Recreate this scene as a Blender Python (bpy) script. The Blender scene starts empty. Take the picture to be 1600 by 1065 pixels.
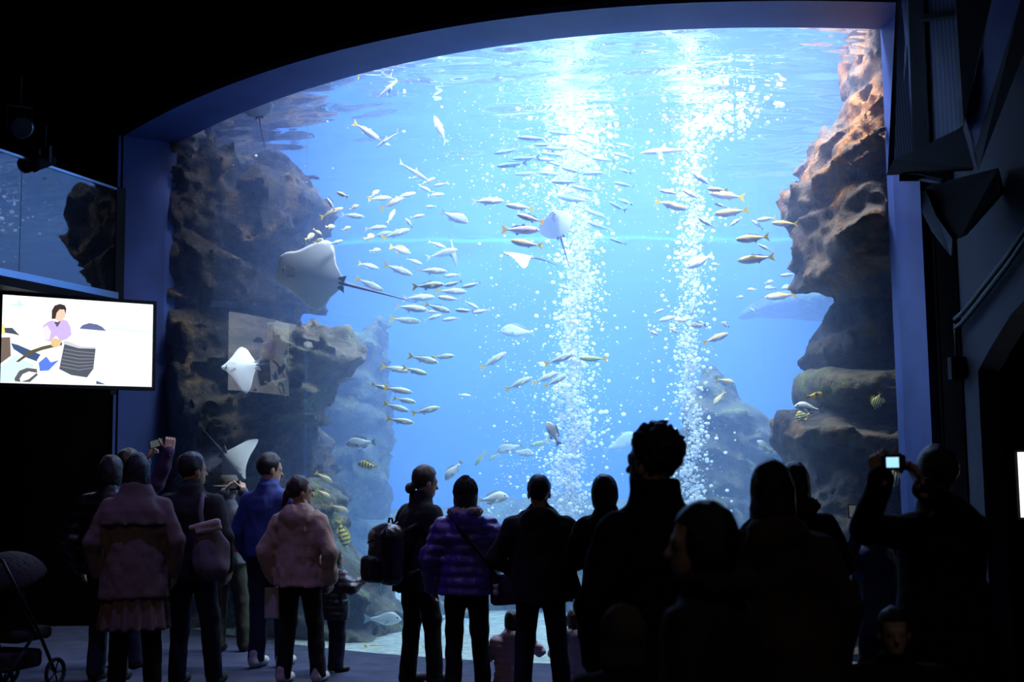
import bpy, bmesh, math, random
import numpy as np
from mathutils import Vector, Matrix, Euler

random.seed(7)
rng = np.random.default_rng(11)
SC = bpy.context.scene
COL = SC.collection
R = math.radians

# ------------------------------------------------------------------ camera
FPX = 1950.0
CAM_H = 1.6
PITCH = math.atan(203.0 / FPX)
ROLL = R(0.7)
cam = bpy.data.cameras.new('camera')
cam.lens = FPX / 1600.0 * 36.0
cam.sensor_width = 36.0
cam.clip_start = 0.05
cam.clip_end = 200
cam_o = bpy.data.objects.new('camera', cam)
COL.objects.link(cam_o)
cam_o.location = (0, 0, CAM_H)
cam_o.rotation_euler = (Matrix.Rotation(PITCH + math.pi / 2, 3, 'X') @ Matrix.Rotation(-ROLL, 3, 'Z')).to_euler()
SC.camera = cam_o
cam.dof.use_dof = True
cam.dof.focus_distance = 11.0
cam.dof.aperture_fstop = 2.8

# ------------------------------------------------------------------ world, exposure
w = bpy.data.worlds.new('world')
SC.world = w
w.use_nodes = True
w.node_tree.nodes['Background'].inputs[0].default_value = (0.02, 0.025, 0.05, 1)
w.node_tree.nodes['Background'].inputs[1].default_value = 0.02
vs = SC.view_settings
vs.view_transform = 'Standard'
vs.look = 'None'
vs.gamma = 1.0
vs.use_curve_mapping = False
vs.exposure = 0.0
SC.cycles.max_bounces = 7
SC.cycles.diffuse_bounces = 3
SC.cycles.glossy_bounces = 3
SC.cycles.transparent_max_bounces = 12
SC.cycles.volume_bounces = 1
SC.cycles.adaptive_threshold = 0.04
SC.cycles.caustics_reflective = False
SC.cycles.caustics_refractive = False


def area_light(name, loc, size, power, col, rot=(0, 0, 0), spread=None, sizey=None):
    l = bpy.data.lights.new(name, 'AREA')
    l.energy = power
    l.color = col
    l.shape = 'RECTANGLE'
    l.size = size
    l.size_y = sizey or size
    if spread:
        l.spread = R(spread)
    o = bpy.data.objects.new(name, l)
    o.location = loc
    o.rotation_euler = rot
    COL.objects.link(o)
    return o


def spot_light(name, loc, target, power, col, angle, blend=0.5, radius=0.1):
    l = bpy.data.lights.new(name, 'SPOT')
    l.energy = power
    l.color = col
    l.spot_size = R(angle)
    l.spot_blend = blend
    l.shadow_soft_size = radius
    o = bpy.data.objects.new(name, l)
    o.location = loc
    o.rotation_euler = (Vector(target) - Vector(loc)).to_track_quat('-Z', 'Y').to_euler()
    COL.objects.link(o)
    return o


# lamps hung over the open top of the big tank
WATER_Z = 5.5
area_light('tank_lamp_front', (1.9, 11.15, 7.7), 3.2, 1350, (0.76, 0.80, 1.0), rot=(R(28), 0, 0), sizey=0.8)
area_light('tank_lamp_front_corner', (-0.9, 12.3, 7.7), 2.2, 500, (0.72, 0.78, 1.0), rot=(R(26), R(-14), 0), sizey=0.8)
area_light('tank_lamp_back', (1.0, 17.0, 8.4), 8.0, 3200, (0.46, 0.60, 1.0), sizey=5.0)
spot_light('tank_lamp_plume', (1.0, 13.0, 8.4), (0.85, 14.2, 0), 18000, (0.84, 0.90, 1.0), 22, 0.8, 0.3)
spot_light('tank_lamp_plume_small', (2.2, 12.4, 8.4), (2.1, 13.4, 0), 11000, (0.84, 0.90, 1.0), 20, 0.8, 0.3)
spot_light('tank_lamp_left', (-2.4, 13.5, 8.3), (-3.0, 13.4, 1.7), 2600, (0.80, 0.95, 1.0), 13, 0.6, 0.2)
spot_light('tank_lamp_warm', (2.9, 11.0, 7.8), (3.35, 11.6, 3.6), 900, (1.0, 0.72, 0.42), 34, 0.8, 0.15)
# lamps of the hall: a violet-blue downlight near the window, a weak warm one further back; then an added fill
spot_light('hall_lamp_violet', (-2.2, 7.6, 7.6), (-1.9, 9.4, 0), 310, (0.30, 0.24, 1.0), 46, 0.8, 0.1)
spot_light('hall_lamp_warm', (-4.0, 1.0, 6.5), (-2.2, 9.4, 1.0), 80, (1.0, 0.62, 0.46), 34, 0.9, 0.2)
area_light('hall_fill_rear', (1.5, -1.5, 7.6), 2.0, 17, (1.0, 0.86, 0.78), rot=(R(35), 0, 0))  # unseen fill light, added to give the dark visitors faint form


# ------------------------------------------------------------------ picture-to-place helpers
def ray(x, y):
    u = (x - 800.0) / FPX
    v = (532.5 - y) / FPX
    c, s = math.cos(ROLL), math.sin(ROLL)
    u, v = u * c + v * s, -u * s + v * c
    return (u, math.cos(PITCH) - v * math.sin(PITCH), math.sin(PITCH) + v * math.cos(PITCH))


def at(x, y, Y):
    d = ray(x, y)
    t = Y / d[1]
    return Vector((d[0] * t, Y, CAM_H + d[2] * t))


def onz(x, y, z):
    d = ray(x, y)
    t = (z - CAM_H) / d[2]
    return Vector((d[0] * t, d[1] * t, z))


# ------------------------------------------------------------------ material helpers
MATS = {}


def mat(name, col=(0.5, 0.5, 0.5), rough=0.7, metal=0.0, spec=0.3, noise=0.0, nscale=8.0, bump=0.0, bscale=30.0, emit=None, estr=0.0, sheen=0.0):
    if name in MATS:
        return MATS[name]
    m = bpy.data.materials.new(name)
    m.use_nodes = True
    nt = m.node_tree
    b = nt.nodes['Principled BSDF']
    b.inputs['Base Color'].default_value = (*col, 1)
    b.inputs['Roughness'].default_value = rough
    b.inputs['Metallic'].default_value = metal
    b.inputs['Specular IOR Level'].default_value = spec
    if sheen:
        b.inputs['Sheen Weight'].default_value = sheen
    if emit:
        b.inputs['Emission Color'].default_value = (*emit, 1)
        b.inputs['Emission Strength'].default_value = estr
    if noise or bump:
        tc = nt.nodes.new('ShaderNodeTexCoord')
    if noise:
        n = nt.nodes.new('ShaderNodeTexNoise')
        n.inputs['Scale'].default_value = nscale
        n.inputs['Detail'].default_value = 5
        nt.links.new(tc.outputs['Object'], n.inputs['Vector'])
        r = nt.nodes.new('ShaderNodeValToRGB')
        r.color_ramp.elements[0].position = 0.3
        r.color_ramp.elements[1].position = 0.7
        r.color_ramp.elements[0].color = (*[c * (1 - noise) for c in col], 1)
        r.color_ramp.elements[1].color = (*[min(1, c * (1 + noise)) for c in col], 1)
        nt.links.new(n.outputs['Fac'], r.inputs[0])
        nt.links.new(r.outputs[0], b.inputs['Base Color'])
    if bump:
        n2 = nt.nodes.new('ShaderNodeTexNoise')
        n2.inputs['Scale'].default_value = bscale
        n2.inputs['Detail'].default_value = 4
        nt.links.new(tc.outputs['Object'], n2.inputs['Vector'])
        bp = nt.nodes.new('ShaderNodeBump')
        bp.inputs['Strength'].default_value = bump
        bp.inputs['Distance'].default_value = 0.02
        nt.links.new(n2.outputs['Fac'], bp.inputs['Height'])
        nt.links.new(bp.outputs['Normal'], b.inputs['Normal'])
    MATS[name] = m
    return m


def emat(name, col, s):
    if name in MATS:
        return MATS[name]
    m = bpy.data.materials.new(name)
    m.use_nodes = True
    nt = m.node_tree
    nt.nodes.clear()
    e = nt.nodes.new('ShaderNodeEmission')
    e.inputs[0].default_value = (*col, 1)
    e.inputs[1].default_value = s
    o = nt.nodes.new('ShaderNodeOutputMaterial')
    nt.links.new(e.outputs[0], o.inputs[0])
    MATS[name] = m
    return m


# ------------------------------------------------------------------ object helpers
def link(name, me, m=None, parent=None, smooth=False):
    if m is not None:
        for mm in (m if isinstance(m, (list, tuple)) else [m]):
            me.materials.append(mm)
    if smooth and len(me.polygons):
        me.polygons.foreach_set('use_smooth', [True] * len(me.polygons))
    o = bpy.data.objects.new(name, me)
    COL.objects.link(o)
    if parent is not None:
        o.parent = parent
    return o


def tag(o, label=None, cat=None, group=None, kind=None):
    if label:
        o['label'] = label
    if cat:
        o['category'] = cat
    if group:
        o['group'] = group
    if kind:
        o['kind'] = kind
    return o


def empty(name, loc, rz=0):
    o = bpy.data.objects.new(name, None)
    COL.objects.link(o)
    o.location = loc
    o.rotation_euler = (0, 0, rz)
    o.empty_display_size = 0.1
    return o


class MB:
    """collects verts and faces, then becomes ONE mesh object"""

    def __init__(s):
        s.v = []
        s.f = []
        s.mi = []

    def add(s, vs, fs, mi=0):
        k = len(s.v)
        s.v += [tuple(v) for v in vs]
        s.f += [tuple(i + k for i in f) for f in fs]
        s.mi += [mi] * len(fs)
        return s

    def box(s, c, d, rot=None, mi=0):
        hx, hy, hz = d[0] / 2, d[1] / 2, d[2] / 2
        vs = [Vector((x, y, z)) for x in (-hx, hx) for y in (-hy, hy) for z in (-hz, hz)]
        if rot is not None:
            vs = [rot @ v for v in vs]
        vs = [v + Vector(c) for v in vs]
        return s.add(vs, [(0, 1, 3, 2), (4, 6, 7, 5), (0, 4, 5, 1), (2, 3, 7, 6), (0, 2, 6, 4), (1, 5, 7, 3)], mi)

    def tube(s, pts, rad, n=8, mi=0, cap=True):
        pts = [Vector(p) for p in pts]
        rs = rad if isinstance(rad, (list, tuple)) else [rad] * len(pts)
        up = Vector((0, 0, 1))
        rings = []
        prev = None
        for i, p in enumerate(pts):
            a = pts[max(i - 1, 0)]
            b = pts[min(i + 1, len(pts) - 1)]
            t = (b - a).normalized()
            if prev is None:
                x = t.cross(up)
                if x.length < 1e-3:
                    x = t.cross(Vector((1, 0, 0)))
            else:
                x = prev - t * prev.dot(t)
            x.normalize()
            prev = x
            y = t.cross(x)
            rings.append([p + (x * math.cos(2 * math.pi * k / n) + y * math.sin(2 * math.pi * k / n)) * rs[i] for k in range(n)])
        vs = [v for r_ in rings for v in r_]
        fs = []
        for i in range(len(pts) - 1):
            for k in range(n):
                fs.append((i * n + k, i * n + (k + 1) % n, (i + 1) * n + (k + 1) % n, (i + 1) * n + k))
        if cap:
            fs.append(tuple(range(n - 1, -1, -1)))
            fs.append(tuple((len(pts) - 1) * n + k for k in range(n)))
        return s.add(vs, fs, mi)

    def prism(s, poly, axis, a, b, mi=0):
        """poly of 2-D points extruded from a to b along axis 0/1/2"""
        def mk(p, t):
            q = list(p)
            q.insert(axis, t)
            return q
        n = len(poly)
        vs = [mk(p, a) for p in poly] + [mk(p, b) for p in poly]
        fs = [tuple(range(n - 1, -1, -1)), tuple(range(n, 2 * n))]
        fs += [(i, (i + 1) % n, n + (i + 1) % n, n + i) for i in range(n)]
        return s.add(vs, fs, mi)

    def mesh(s, name):
        me = bpy.data.meshes.new(name)
        me.from_pydata(s.v, [], s.f)
        me.validate()
        bm = bmesh.new()
        bm.from_mesh(me)
        bmesh.ops.recalc_face_normals(bm, faces=bm.faces)
        bm.to_mesh(me)
        bm.free()
        if any(s.mi) and len(me.polygons) == len(s.mi):
            me.polygons.foreach_set('material_index', s.mi)
        me.update()
        return me

    def build(s, name, m, parent=None, smooth=False):
        return link(name, s.mesh(name), m, parent, smooth)


# ------------------------------------------------------------------ solid modelling on a grid
def noise3(x, y, z, seed=0):
    """value noise in -1..1"""
    xi = np.floor(x).astype(np.int64)
    yi = np.floor(y).astype(np.int64)
    zi = np.floor(z).astype(np.int64)
    fx, fy, fz = x - xi, y - yi, z - zi
    fx = fx * fx * (3 - 2 * fx)
    fy = fy * fy * (3 - 2 * fy)
    fz = fz * fz * (3 - 2 * fz)

    def hsh(a, b, c):
        n = (a * 374761393 + b * 668265263 + c * 2147483647 + seed * 974711) & 0xFFFFFFFF
        n = ((n ^ (n >> 13)) * 1274126177) & 0xFFFFFFFF
        n = n ^ (n >> 16)
        return (n & 0xFFFF) / 32767.5 - 1.0
    r_ = 0
    for dx in (0, 1):
        wx = fx if dx else 1 - fx
        for dy in (0, 1):
            wy = fy if dy else 1 - fy
            for dz in (0, 1):
                wz = fz if dz else 1 - fz
                r_ = r_ + wx * wy * wz * hsh(xi + dx, yi + dy, zi + dz)
    return r_


def surface_nets(f, lo, hi, h):
    """mesh arrays (verts, quads) of the zero level of f inside the box"""
    n = [max(3, int(math.ceil((hi[i] - lo[i]) / h)) + 1) for i in range(3)]
    ax = [lo[i] + h * np.arange(n[i]) for i in range(3)]
    X, Y, Z = np.meshgrid(*ax, indexing='ij')
    V = f(X, Y, Z)
    ins = V < 0
    nc = [k - 1 for k in n]
    acc = np.zeros((*nc, 3))
    cnt = np.zeros(nc)
    for axis in range(3):
        o1, o2 = [a for a in range(3) if a != axis]
        for d1 in (0, 1):
            for d2 in (0, 1):
                s0 = [None] * 3
                s1 = [None] * 3
                s0[axis] = slice(0, nc[axis])
                s1[axis] = slice(1, nc[axis] + 1)
                s0[o1] = s1[o1] = slice(d1, nc[o1] + d1)
                s0[o2] = s1[o2] = slice(d2, nc[o2] + d2)
                a = V[tuple(s0)]
                b = V[tuple(s1)]
                m = (a < 0) != (b < 0)
                t = np.where(m, a / np.where(m, a - b, 1), 0)
                acc[..., axis] += np.where(m, t, 0)
                acc[..., o1] += np.where(m, d1, 0)
                acc[..., o2] += np.where(m, d2, 0)
                cnt += m
    has = cnt > 0
    idx = -np.ones(nc, dtype=np.int64)
    idx[has] = np.arange(has.sum())
    ijk = np.argwhere(has)
    verts = (acc[has] / cnt[has][:, None] + ijk) * h + np.array(lo)
    quads = []
    for axis in range(3):
        o1, o2 = [(1, 2), (2, 0), (0, 1)][axis]
        s0 = [slice(1, -1)] * 3
        s1 = [slice(1, -1)] * 3
        s0[axis] = slice(0, n[axis] - 1)
        s1[axis] = slice(1, n[axis])
        a = ins[tuple(s0)]
        b = ins[tuple(s1)]
        e = np.argwhere(a != b)
        if not len(e):
            continue
        flip = ~a[a != b]
        base = e.copy()
        base[:, o1] += 1
        base[:, o2] += 1

        def g(d1, d2):
            q = base.copy()
            q[:, o1] -= d1
            q[:, o2] -= d2
            return idx[q[:, 0], q[:, 1], q[:, 2]]
        q = np.stack([g(1, 1), g(0, 1), g(0, 0), g(1, 0)], 1)
        q[flip] = q[flip][:, ::-1]
        quads.append(q)
    quads = np.concatenate(quads) if quads else np.zeros((0, 4), int)
    quads = quads[(quads >= 0).all(1)]
    return verts, quads


def mesh_from_arrays(name, parts):
    """parts: list of (verts Nx3, quads Mx4) joined into one mesh"""
    vs, qs, k = [], [], 0
    for v, q in parts:
        vs.append(v)
        qs.append(q + k)
        k += len(v)
    v = np.concatenate(vs)
    q = np.concatenate(qs)
    me = bpy.data.meshes.new(name)
    me.vertices.add(len(v))
    me.vertices.foreach_set('co', v.astype(np.float32).ravel())
    me.loops.add(len(q) * 4)
    me.loops.foreach_set('vertex_index', q.astype(np.int32).ravel())
    me.polygons.add(len(q))
    me.polygons.foreach_set('loop_start', np.arange(0, len(q) * 4, 4, dtype=np.int32))
    me.polygons.foreach_set('use_smooth', np.ones(len(q), dtype=bool))
    me.update(calc_edges=True)
    return me


# ================================================================== the hall and the tank shell
GLASS_TOP = 5.4
_top = [(260, 222), (300, 203), (380, 165), (500, 123), (640, 92), (860, 52), (1000, 42), (1200, 36), (1385, 38)]
_tp = np.array([tuple(onz(x, y, GLASS_TOP))[:2] for x, y in _top])
_gc = np.polyfit(_tp[:, 0], _tp[:, 1], 4)
GX0, GX1 = float(_tp[0, 0]), float(_tp[-1, 0])


def gy(x):
    """depth of the curved window at x"""
    return float(np.polyval(_gc, min(max(x, GX0), GX1)))


def gpt(x):
    s = (gy(min(x + .02, GX1)) - gy(max(x - .02, GX0))) / (min(x + .02, GX1) - max(x - .02, GX0))
    n = Vector((s, -1.0, 0)).normalized()        # towards the hall
    return Vector((x, gy(x), 0)), n


def gpx(px):
    """x on the window seen at picture column px (eye level)"""
    lo, hi = GX0, GX1
    k = (px - 800) / FPX
    for _ in range(40):
        m = (lo + hi) / 2
        if m / gy(m) < k:
            lo = m
        else:
            hi = m
    return (lo + hi) / 2


blue_paint = mat('blue_painted_plaster', (0.034, 0.060, 0.21), 0.55, noise=0.15, nscale=3, bump=0.05, bscale=60)
black_paint = mat('black_painted_wall', (0.004, 0.004, 0.005), 0.9, spec=0.0, noise=0.2, nscale=2)
dark_ceiling = mat('dark_ceiling_paint', (0.006, 0.006, 0.008), 0.9)
tank_paint = mat('tank_wall_blue', (0.03, 0.20, 0.80), 0.8, noise=0.12, nscale=0.5)

# carpet floor
m = mat('dark_blue_carpet', (0.045, 0.052, 0.10), 0.9, noise=0.35, nscale=5, bump=0.4, bscale=220)
mb = MB()
cols = np.linspace(GX0, GX1, 33)
front = [(-9, -3), (9, -3), (9, gy(GX1))] + [(float(x), gy(x)) for x in cols[::-1]] + [(-9, gy(GX0))]
mb.prism(front, 2, -0.2, 0.0)
tag(mb.build('floor', m), kind='structure')
mb = MB()
mb.box((0, 5.5, 8.1), (18, 18.5, 0.2))
tag(mb.build('ceiling', dark_ceiling), kind='structure')

# front wall around the curved window
FR = 0.5


def outer(x):
    p, n = gpt(x)
    return p + n * FR


def slab_strip(name, pts_in, pts_out, z0, z1, m, parent=None):
    mb = MB()
    n = len(pts_in)
    vs = []
    for a, b in zip(pts_in, pts_out):
        vs += [(a[0], a[1], z0), (b[0], b[1], z0), (b[0], b[1], z1), (a[0], a[1], z1)]
    fs = []
    for i in range(n - 1):
        k = 4 * i
        for a in range(4):
            b = (a + 1) % 4
            fs.append((k + a, k + b, k + 4 + b, k + 4 + a))
    fs += [(0, 1, 2, 3), (4 * n - 4, 4 * n - 3, 4 * n - 2, 4 * n - 1)]
    mb.add(vs, fs)
    return mb.build(name, m, parent)


xs = [float(x) for x in cols]
pin = [gpt(x)[0] - gpt(x)[1] * .12 for x in xs]
pout = [outer(x) for x in xs]
tag(slab_strip('wall_front', pin, pout, GLASS_TOP + .06, 8.0, black_paint), kind='structure')
PL, PR = outer(GX0), outer(GX1)
# window: frame pieces and three curved acrylic panes
win = tag(empty('window_1', (0, 0, 0)), kind='structure')
slab_strip('window_soffit', pin, [outer(x) for x in xs], GLASS_TOP, GLASS_TOP + .06, blue_paint, win)
gl = gpt(GX0)[0]
gr = gpt(GX1)[0]
tL = Vector((PL.x, PL.y, 0))
for nm, g, o_, sx in (('window_jamb', gl, PL, -1), ('window_jamb', gr, PR, 1)):
    mb = MB()
    d = Vector((sx * .06, 0.0, 0)) if sx > 0 else Vector((-.045, -.04, 0))
    back = (g - o_) * .25
    a, b = g + back, o_
    mb.add([(p.x, p.y, z) for z in (0, GLASS_TOP) for p in (a, b, b + d, a + d)],
           [(0, 1, 2, 3), (4, 5, 6, 7), (0, 1, 5, 4), (1, 2, 6, 5), (2, 3, 7, 6), (3, 0, 4, 7)])
    mb.build(nm, blue_paint, win)


def glass_material(name, refl, tint=(1, 1, 1), rough=0.0):
    m = bpy.data.materials.new(name)
    m.use_nodes = True
    nt = m.node_tree
    nt.nodes.clear()
    t = nt.nodes.new('ShaderNodeBsdfTransparent')
    t.inputs[0].default_value = (*tint, 1)
    g = nt.nodes.new('ShaderNodeBsdfGlossy')
    g.inputs['Roughness'].default_value = rough
    lw = nt.nodes.new('ShaderNodeLayerWeight')
    lw.inputs['Blend'].default_value = 0.5
    pw = nt.nodes.new('ShaderNodeMath')
    pw.operation = 'POWER'
    pw.inputs[1].default_value = 4.0
    mu = nt.nodes.new('ShaderNodeMath')
    mu.operation = 'MULTIPLY_ADD'
    mu.inputs[1].default_value = 0.9
    mu.inputs[2].default_value = refl
    mu.use_clamp = True
    mx = nt.nodes.new('ShaderNodeMixShader')
    o = nt.nodes.new('ShaderNodeOutputMaterial')
    nt.links.new(lw.outputs['Facing'], pw.inputs[0])
    nt.links.new(pw.outputs[0], mu.inputs[0])
    nt.links.new(mu.outputs[0], mx.inputs[0])
    nt.links.new(t.outputs[0], mx.inputs[1])
    nt.links.new(g.outputs[0], mx.inputs[2])
    nt.links.new(mx.outputs[0], o.inputs[0])
    return m


acrylic = glass_material('clear_acrylic', 0.05)
seam_m = glass_material('acrylic_seam', 0.02, (0.97, 0.985, 1.0), 0.2)
edges = [GX0, gpx(478), gpx(905), GX1]
for i in range(3):
    xa, xb = edges[i], edges[i + 1]
    ss = np.linspace(xa, xb, 14)
    mb = MB()
    vs = []
    for x in ss:
        p = gpt(float(x))[0]
        vs += [(p.x, p.y, 0), (p.x, p.y, GLASS_TOP)]
    mb.add(vs, [(2 * k, 2 * k + 2, 2 * k + 3, 2 * k + 1) for k in range(len(ss) - 1)])
    mb.build('pane', acrylic, win, smooth=True)
    if i:
        p, n = gpt(xa)
        mb = MB()
        mb.box(p + n * .01 + Vector((0, 0, GLASS_TOP / 2)), (0.009, 0.009, GLASS_TOP))
        mb.build('seam', seam_m, win)

# tank shell
TB = 21.0
mb = MB()
mb.box((0, TB + .1, 4), (20, .2, 9.4))
tag(mb.build('wall_back', tank_paint), kind='structure')
mb = MB()
mb.box((-9.6, 14.8, 4), (.2, 9.6, 9.4))
tag(mb.build('wall_left', tank_paint), kind='structure')
mb = MB()
mb.box((9.6, 14.8, 4), (.2, 9.6, 9.4))
tag(mb.build('wall_right', tank_paint), kind='structure')
mb = MB()
mb.box((0, 14.8, 8.8), (20, 9.8, .2))
tag(mb.build('ceiling_over_tank', dark_ceiling), kind='structure')
# hall walls
lw = [(PL.x, PL.y), (PL.x - .2, PL.y + .1), (-9, 14.4), (-9, 14.0), (PL.x - .25, PL.y - .05)]
wl = MB()
wl.prism([(PL.x + .0, PL.y), (gl.x - .05, gl.y + .15), (-9, gl.y + .15), (-9, PL.y - .2), (PL.x, PL.y - .02)], 2, 0, 8.0)
tag(wl.build('wall_side', black_paint), kind='structure')
wr = MB()
wr.prism([(PR.x + .06, PR.y), (gr.x + .06, gr.y + .15), (9, gr.y + .15), (9, PR.y - .1), (PR.x + .06, PR.y - .1)], 2, 0, 8.0)
tag(wr.build('wall_side_right', black_paint), kind='structure')
wb = MB()
wb.box((0, -3.1, 4), (18, .2, 8))
wb.box((-9.1, 5.5, 4), (.2, 17, 8))
wb.box((9.1, 3.5, 4), (.2, 13, 8))
tag(wb.build('wall_hall', black_paint), kind='structure')

# tank floor: pale shell sand sloping up to the back
sand = mat('shell_sand', (0.26, 0.31, 0.30), 0.9, noise=0.3, nscale=14, bump=0.6, bscale=40)
mb = MB()
nx, ny = 60, 30
vs = []
for j in range(ny):
    for i in range(nx):
        x = -9.4 + 18.8 * i / (nx - 1)
        yb = gy(x) + .02 + max(0, abs(x) - 3.2) * 0.0
        y = yb + (TB - yb) * j / (ny - 1)
        z = -0.05 + 0.35 * (j / (ny - 1)) + .05 * math.sin(3.1 * x + y) * math.cos(2.3 * y) * min(1, j / 4)
        vs.append((x, y, z))
mb.add(vs, [(j * nx + i, j * nx + i + 1, (j + 1) * nx + i + 1, (j + 1) * nx + i) for j in range(ny - 1) for i in range(nx - 1)])
tag(mb.build('floor_of_tank', sand, smooth=True), kind='structure')

# the water itself
wm = bpy.data.materials.new('tank_water')
wm.use_nodes = True
nt = wm.node_tree
nt.nodes.clear()
out = nt.nodes.new('ShaderNodeOutputMaterial')
sc_ = nt.nodes.new('ShaderNodeVolumeScatter')
sc_.inputs['Color'].default_value = (0.37, 0.53, 1.0, 1)
sc_.inputs['Density'].default_value = 0.095
sc_.inputs['Anisotropy'].default_value = 0.0
ab = nt.nodes.new('ShaderNodeVolumeAbsorption')
ab.inputs['Color'].default_value = (0.30, 0.84, 1.0, 1)
ab.inputs['Density'].default_value = 0.09
ad = nt.nodes.new('ShaderNodeAddShader')
nt.links.new(sc_.outputs[0], ad.inputs[0])
nt.links.new(ab.outputs[0], ad.inputs[1])
nt.links.new(ad.outputs[0], out.inputs['Volume'])
mb = MB()
ring = [(float(x), gy(x) + .03) for x in cols] + [(9.4, gy(GX1) + .3), (9.4, TB - .02), (-9.4, TB - .02), (-9.4, gy(GX0) + .3)]
mb.prism(ring, 2, -0.4, WATER_Z - .01)
tag(mb.build('water', wm), kind='structure')

# rippled surface seen from below
sm = bpy.data.materials.new('water_surface')
sm.use_nodes = True
nt = sm.node_tree
nt.nodes.clear()
out = nt.nodes.new('ShaderNodeOutputMaterial')
g = nt.nodes.new('ShaderNodeBsdfGlossy')
g.inputs['Roughness'].default_value = 0.02
g.inputs['Color'].default_value = (0.92, 0.97, 1, 1)
t = nt.nodes.new('ShaderNodeBsdfTransparent')
mx = nt.nodes.new('ShaderNodeMixShader')
lw_ = nt.nodes.new('ShaderNodeLayerWeight')
lw_.inputs['Blend'].default_value = 0.5
mr = nt.nodes.new('ShaderNodeMapRange')                   # total internal reflection past the critical angle
mr.inputs['From Min'].default_value = 0.22
mr.inputs['From Max'].default_value = 0.42
mr.inputs['To Min'].default_value = 0.12
mr.inputs['To Max'].default_value = 0.96
nt.links.new(lw_.outputs['Facing'], mr.inputs['Value'])
nt.links.new(mr.outputs[0], mx.inputs[0])
nt.links.new(t.outputs[0], mx.inputs[1])
nt.links.new(g.outputs[0], mx.inputs[2])
nt.links.new(mx.outputs[0], out.inputs[0])
mb = MB()
nx, ny = 240, 200
gxs = np.linspace(-9.3, 9.3, nx)
gfr = np.array([gy(x) + .05 for x in gxs])
tt = np.linspace(0, 1, ny)[:, None] ** 1.3
GXm = np.repeat(gxs[None, :], ny, 0)
GYm = gfr[None, :] + (TB - .05 - gfr[None, :]) * tt
hz = (.030 * noise3(GXm * 1.6, GYm * 4.2, GXm * 0, 3) + .014 * noise3(GXm * 4.1, GYm * 11, GXm * 0, 4)
      + .05 * noise3(GXm * .5, GYm * .9, GXm * 0, 5))
vs = np.stack([GXm, GYm, WATER_Z + hz], -1).reshape(-1, 3)
ii = (np.arange(ny - 1)[:, None] * nx + np.arange(nx - 1)[None, :]).ravel()
me = mesh_from_arrays('water_surface', [(vs, np.stack([ii, ii + 1, ii + nx + 1, ii + nx], 1))])
tag(link('water_surface', me, sm), kind='structure')

# ================================================================== rockwork in the tank
def rock_material(name, base, dark, warm, warm_amt, green=0.0):
    m = bpy.data.materials.new(name)
    m.use_nodes = True
    nt = m.node_tree
    b = nt.nodes['Principled BSDF']
    b.inputs['Roughness'].default_value = 0.85
    b.inputs['Specular IOR Level'].default_value = 0.2
    geo = nt.nodes.new('ShaderNodeNewGeometry')

    def nz(scale, det=6, rough=0.6):
        n = nt.nodes.new('ShaderNodeTexNoise')
        n.inputs['Scale'].default_value = scale
        n.inputs['Detail'].default_value = det
        n.inputs['Roughness'].default_value = rough
        nt.links.new(geo.outputs['Position'], n.inputs['Vector'])
        return n.outputs['Fac']

    def ramp(fac, p0, p1, c0, c1):
        r = nt.nodes.new('ShaderNodeValToRGB')
        r.color_ramp.elements[0].position = p0
        r.color_ramp.elements[1].position = p1
        r.color_ramp.elements[0].color = (*c0, 1)
        r.color_ramp.elements[1].color = (*c1, 1)
        nt.links.new(fac, r.inputs[0])
        return r.outputs[0]

    def mix(f, a, bb):
        x = nt.nodes.new('ShaderNodeMix')
        x.data_type = 'RGBA'
        nt.links.new(f, x.inputs[0])
        nt.links.new(a, x.inputs[6])
        nt.links.new(bb, x.inputs[7])
        return x.outputs[2]
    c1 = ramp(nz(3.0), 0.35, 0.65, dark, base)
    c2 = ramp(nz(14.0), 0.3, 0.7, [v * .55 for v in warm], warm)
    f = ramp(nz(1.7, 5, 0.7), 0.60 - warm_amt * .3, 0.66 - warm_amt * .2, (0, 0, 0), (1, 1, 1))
    c = mix(f, c1, c2)
    if green:
        c3 = ramp(nz(20.0), 0.3, 0.7, (0.10, 0.12, 0.03), (0.30, 0.32, 0.12))
        f2 = ramp(nz(2.3, 5, 0.7), 0.62 - green * .2, 0.70 - green * .2, (0, 0, 0), (1, 1, 1))
        c = mix(f2, c, c3)
    sp = ramp(nz(38.0, 3), 0.66, 0.72, (0, 0, 0), (.6, .6, .6))
    wn = nt.nodes.new('ShaderNodeRGB')
    wn.outputs[0].default_value = (0.42, 0.38, 0.32, 1)
    c = mix(sp, c, wn.outputs[0])
    nt.links.new(c, b.inputs['Base Color'])
    bq = nt.nodes.new('ShaderNodeBump')
    bq.inputs['Strength'].default_value = 0.9
    bq.inputs['Distance'].default_value = 0.03
    nt.links.new(nz(32.0, 6, 0.7), bq.inputs['Height'])
    bp = nt.nodes.new('ShaderNodeBump')
    nt.links.new(bq.outputs['Normal'], bp.inputs['Normal'])
    bp.inputs['Strength'].default_value = 1.0
    bp.inputs['Distance'].default_value = 0.09
    nt.links.new(nz(9.0, 8, 0.65), bp.inputs['Height'])
    nt.links.new(bp.outputs['Normal'], b.inputs['Normal'])
    return m


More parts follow.
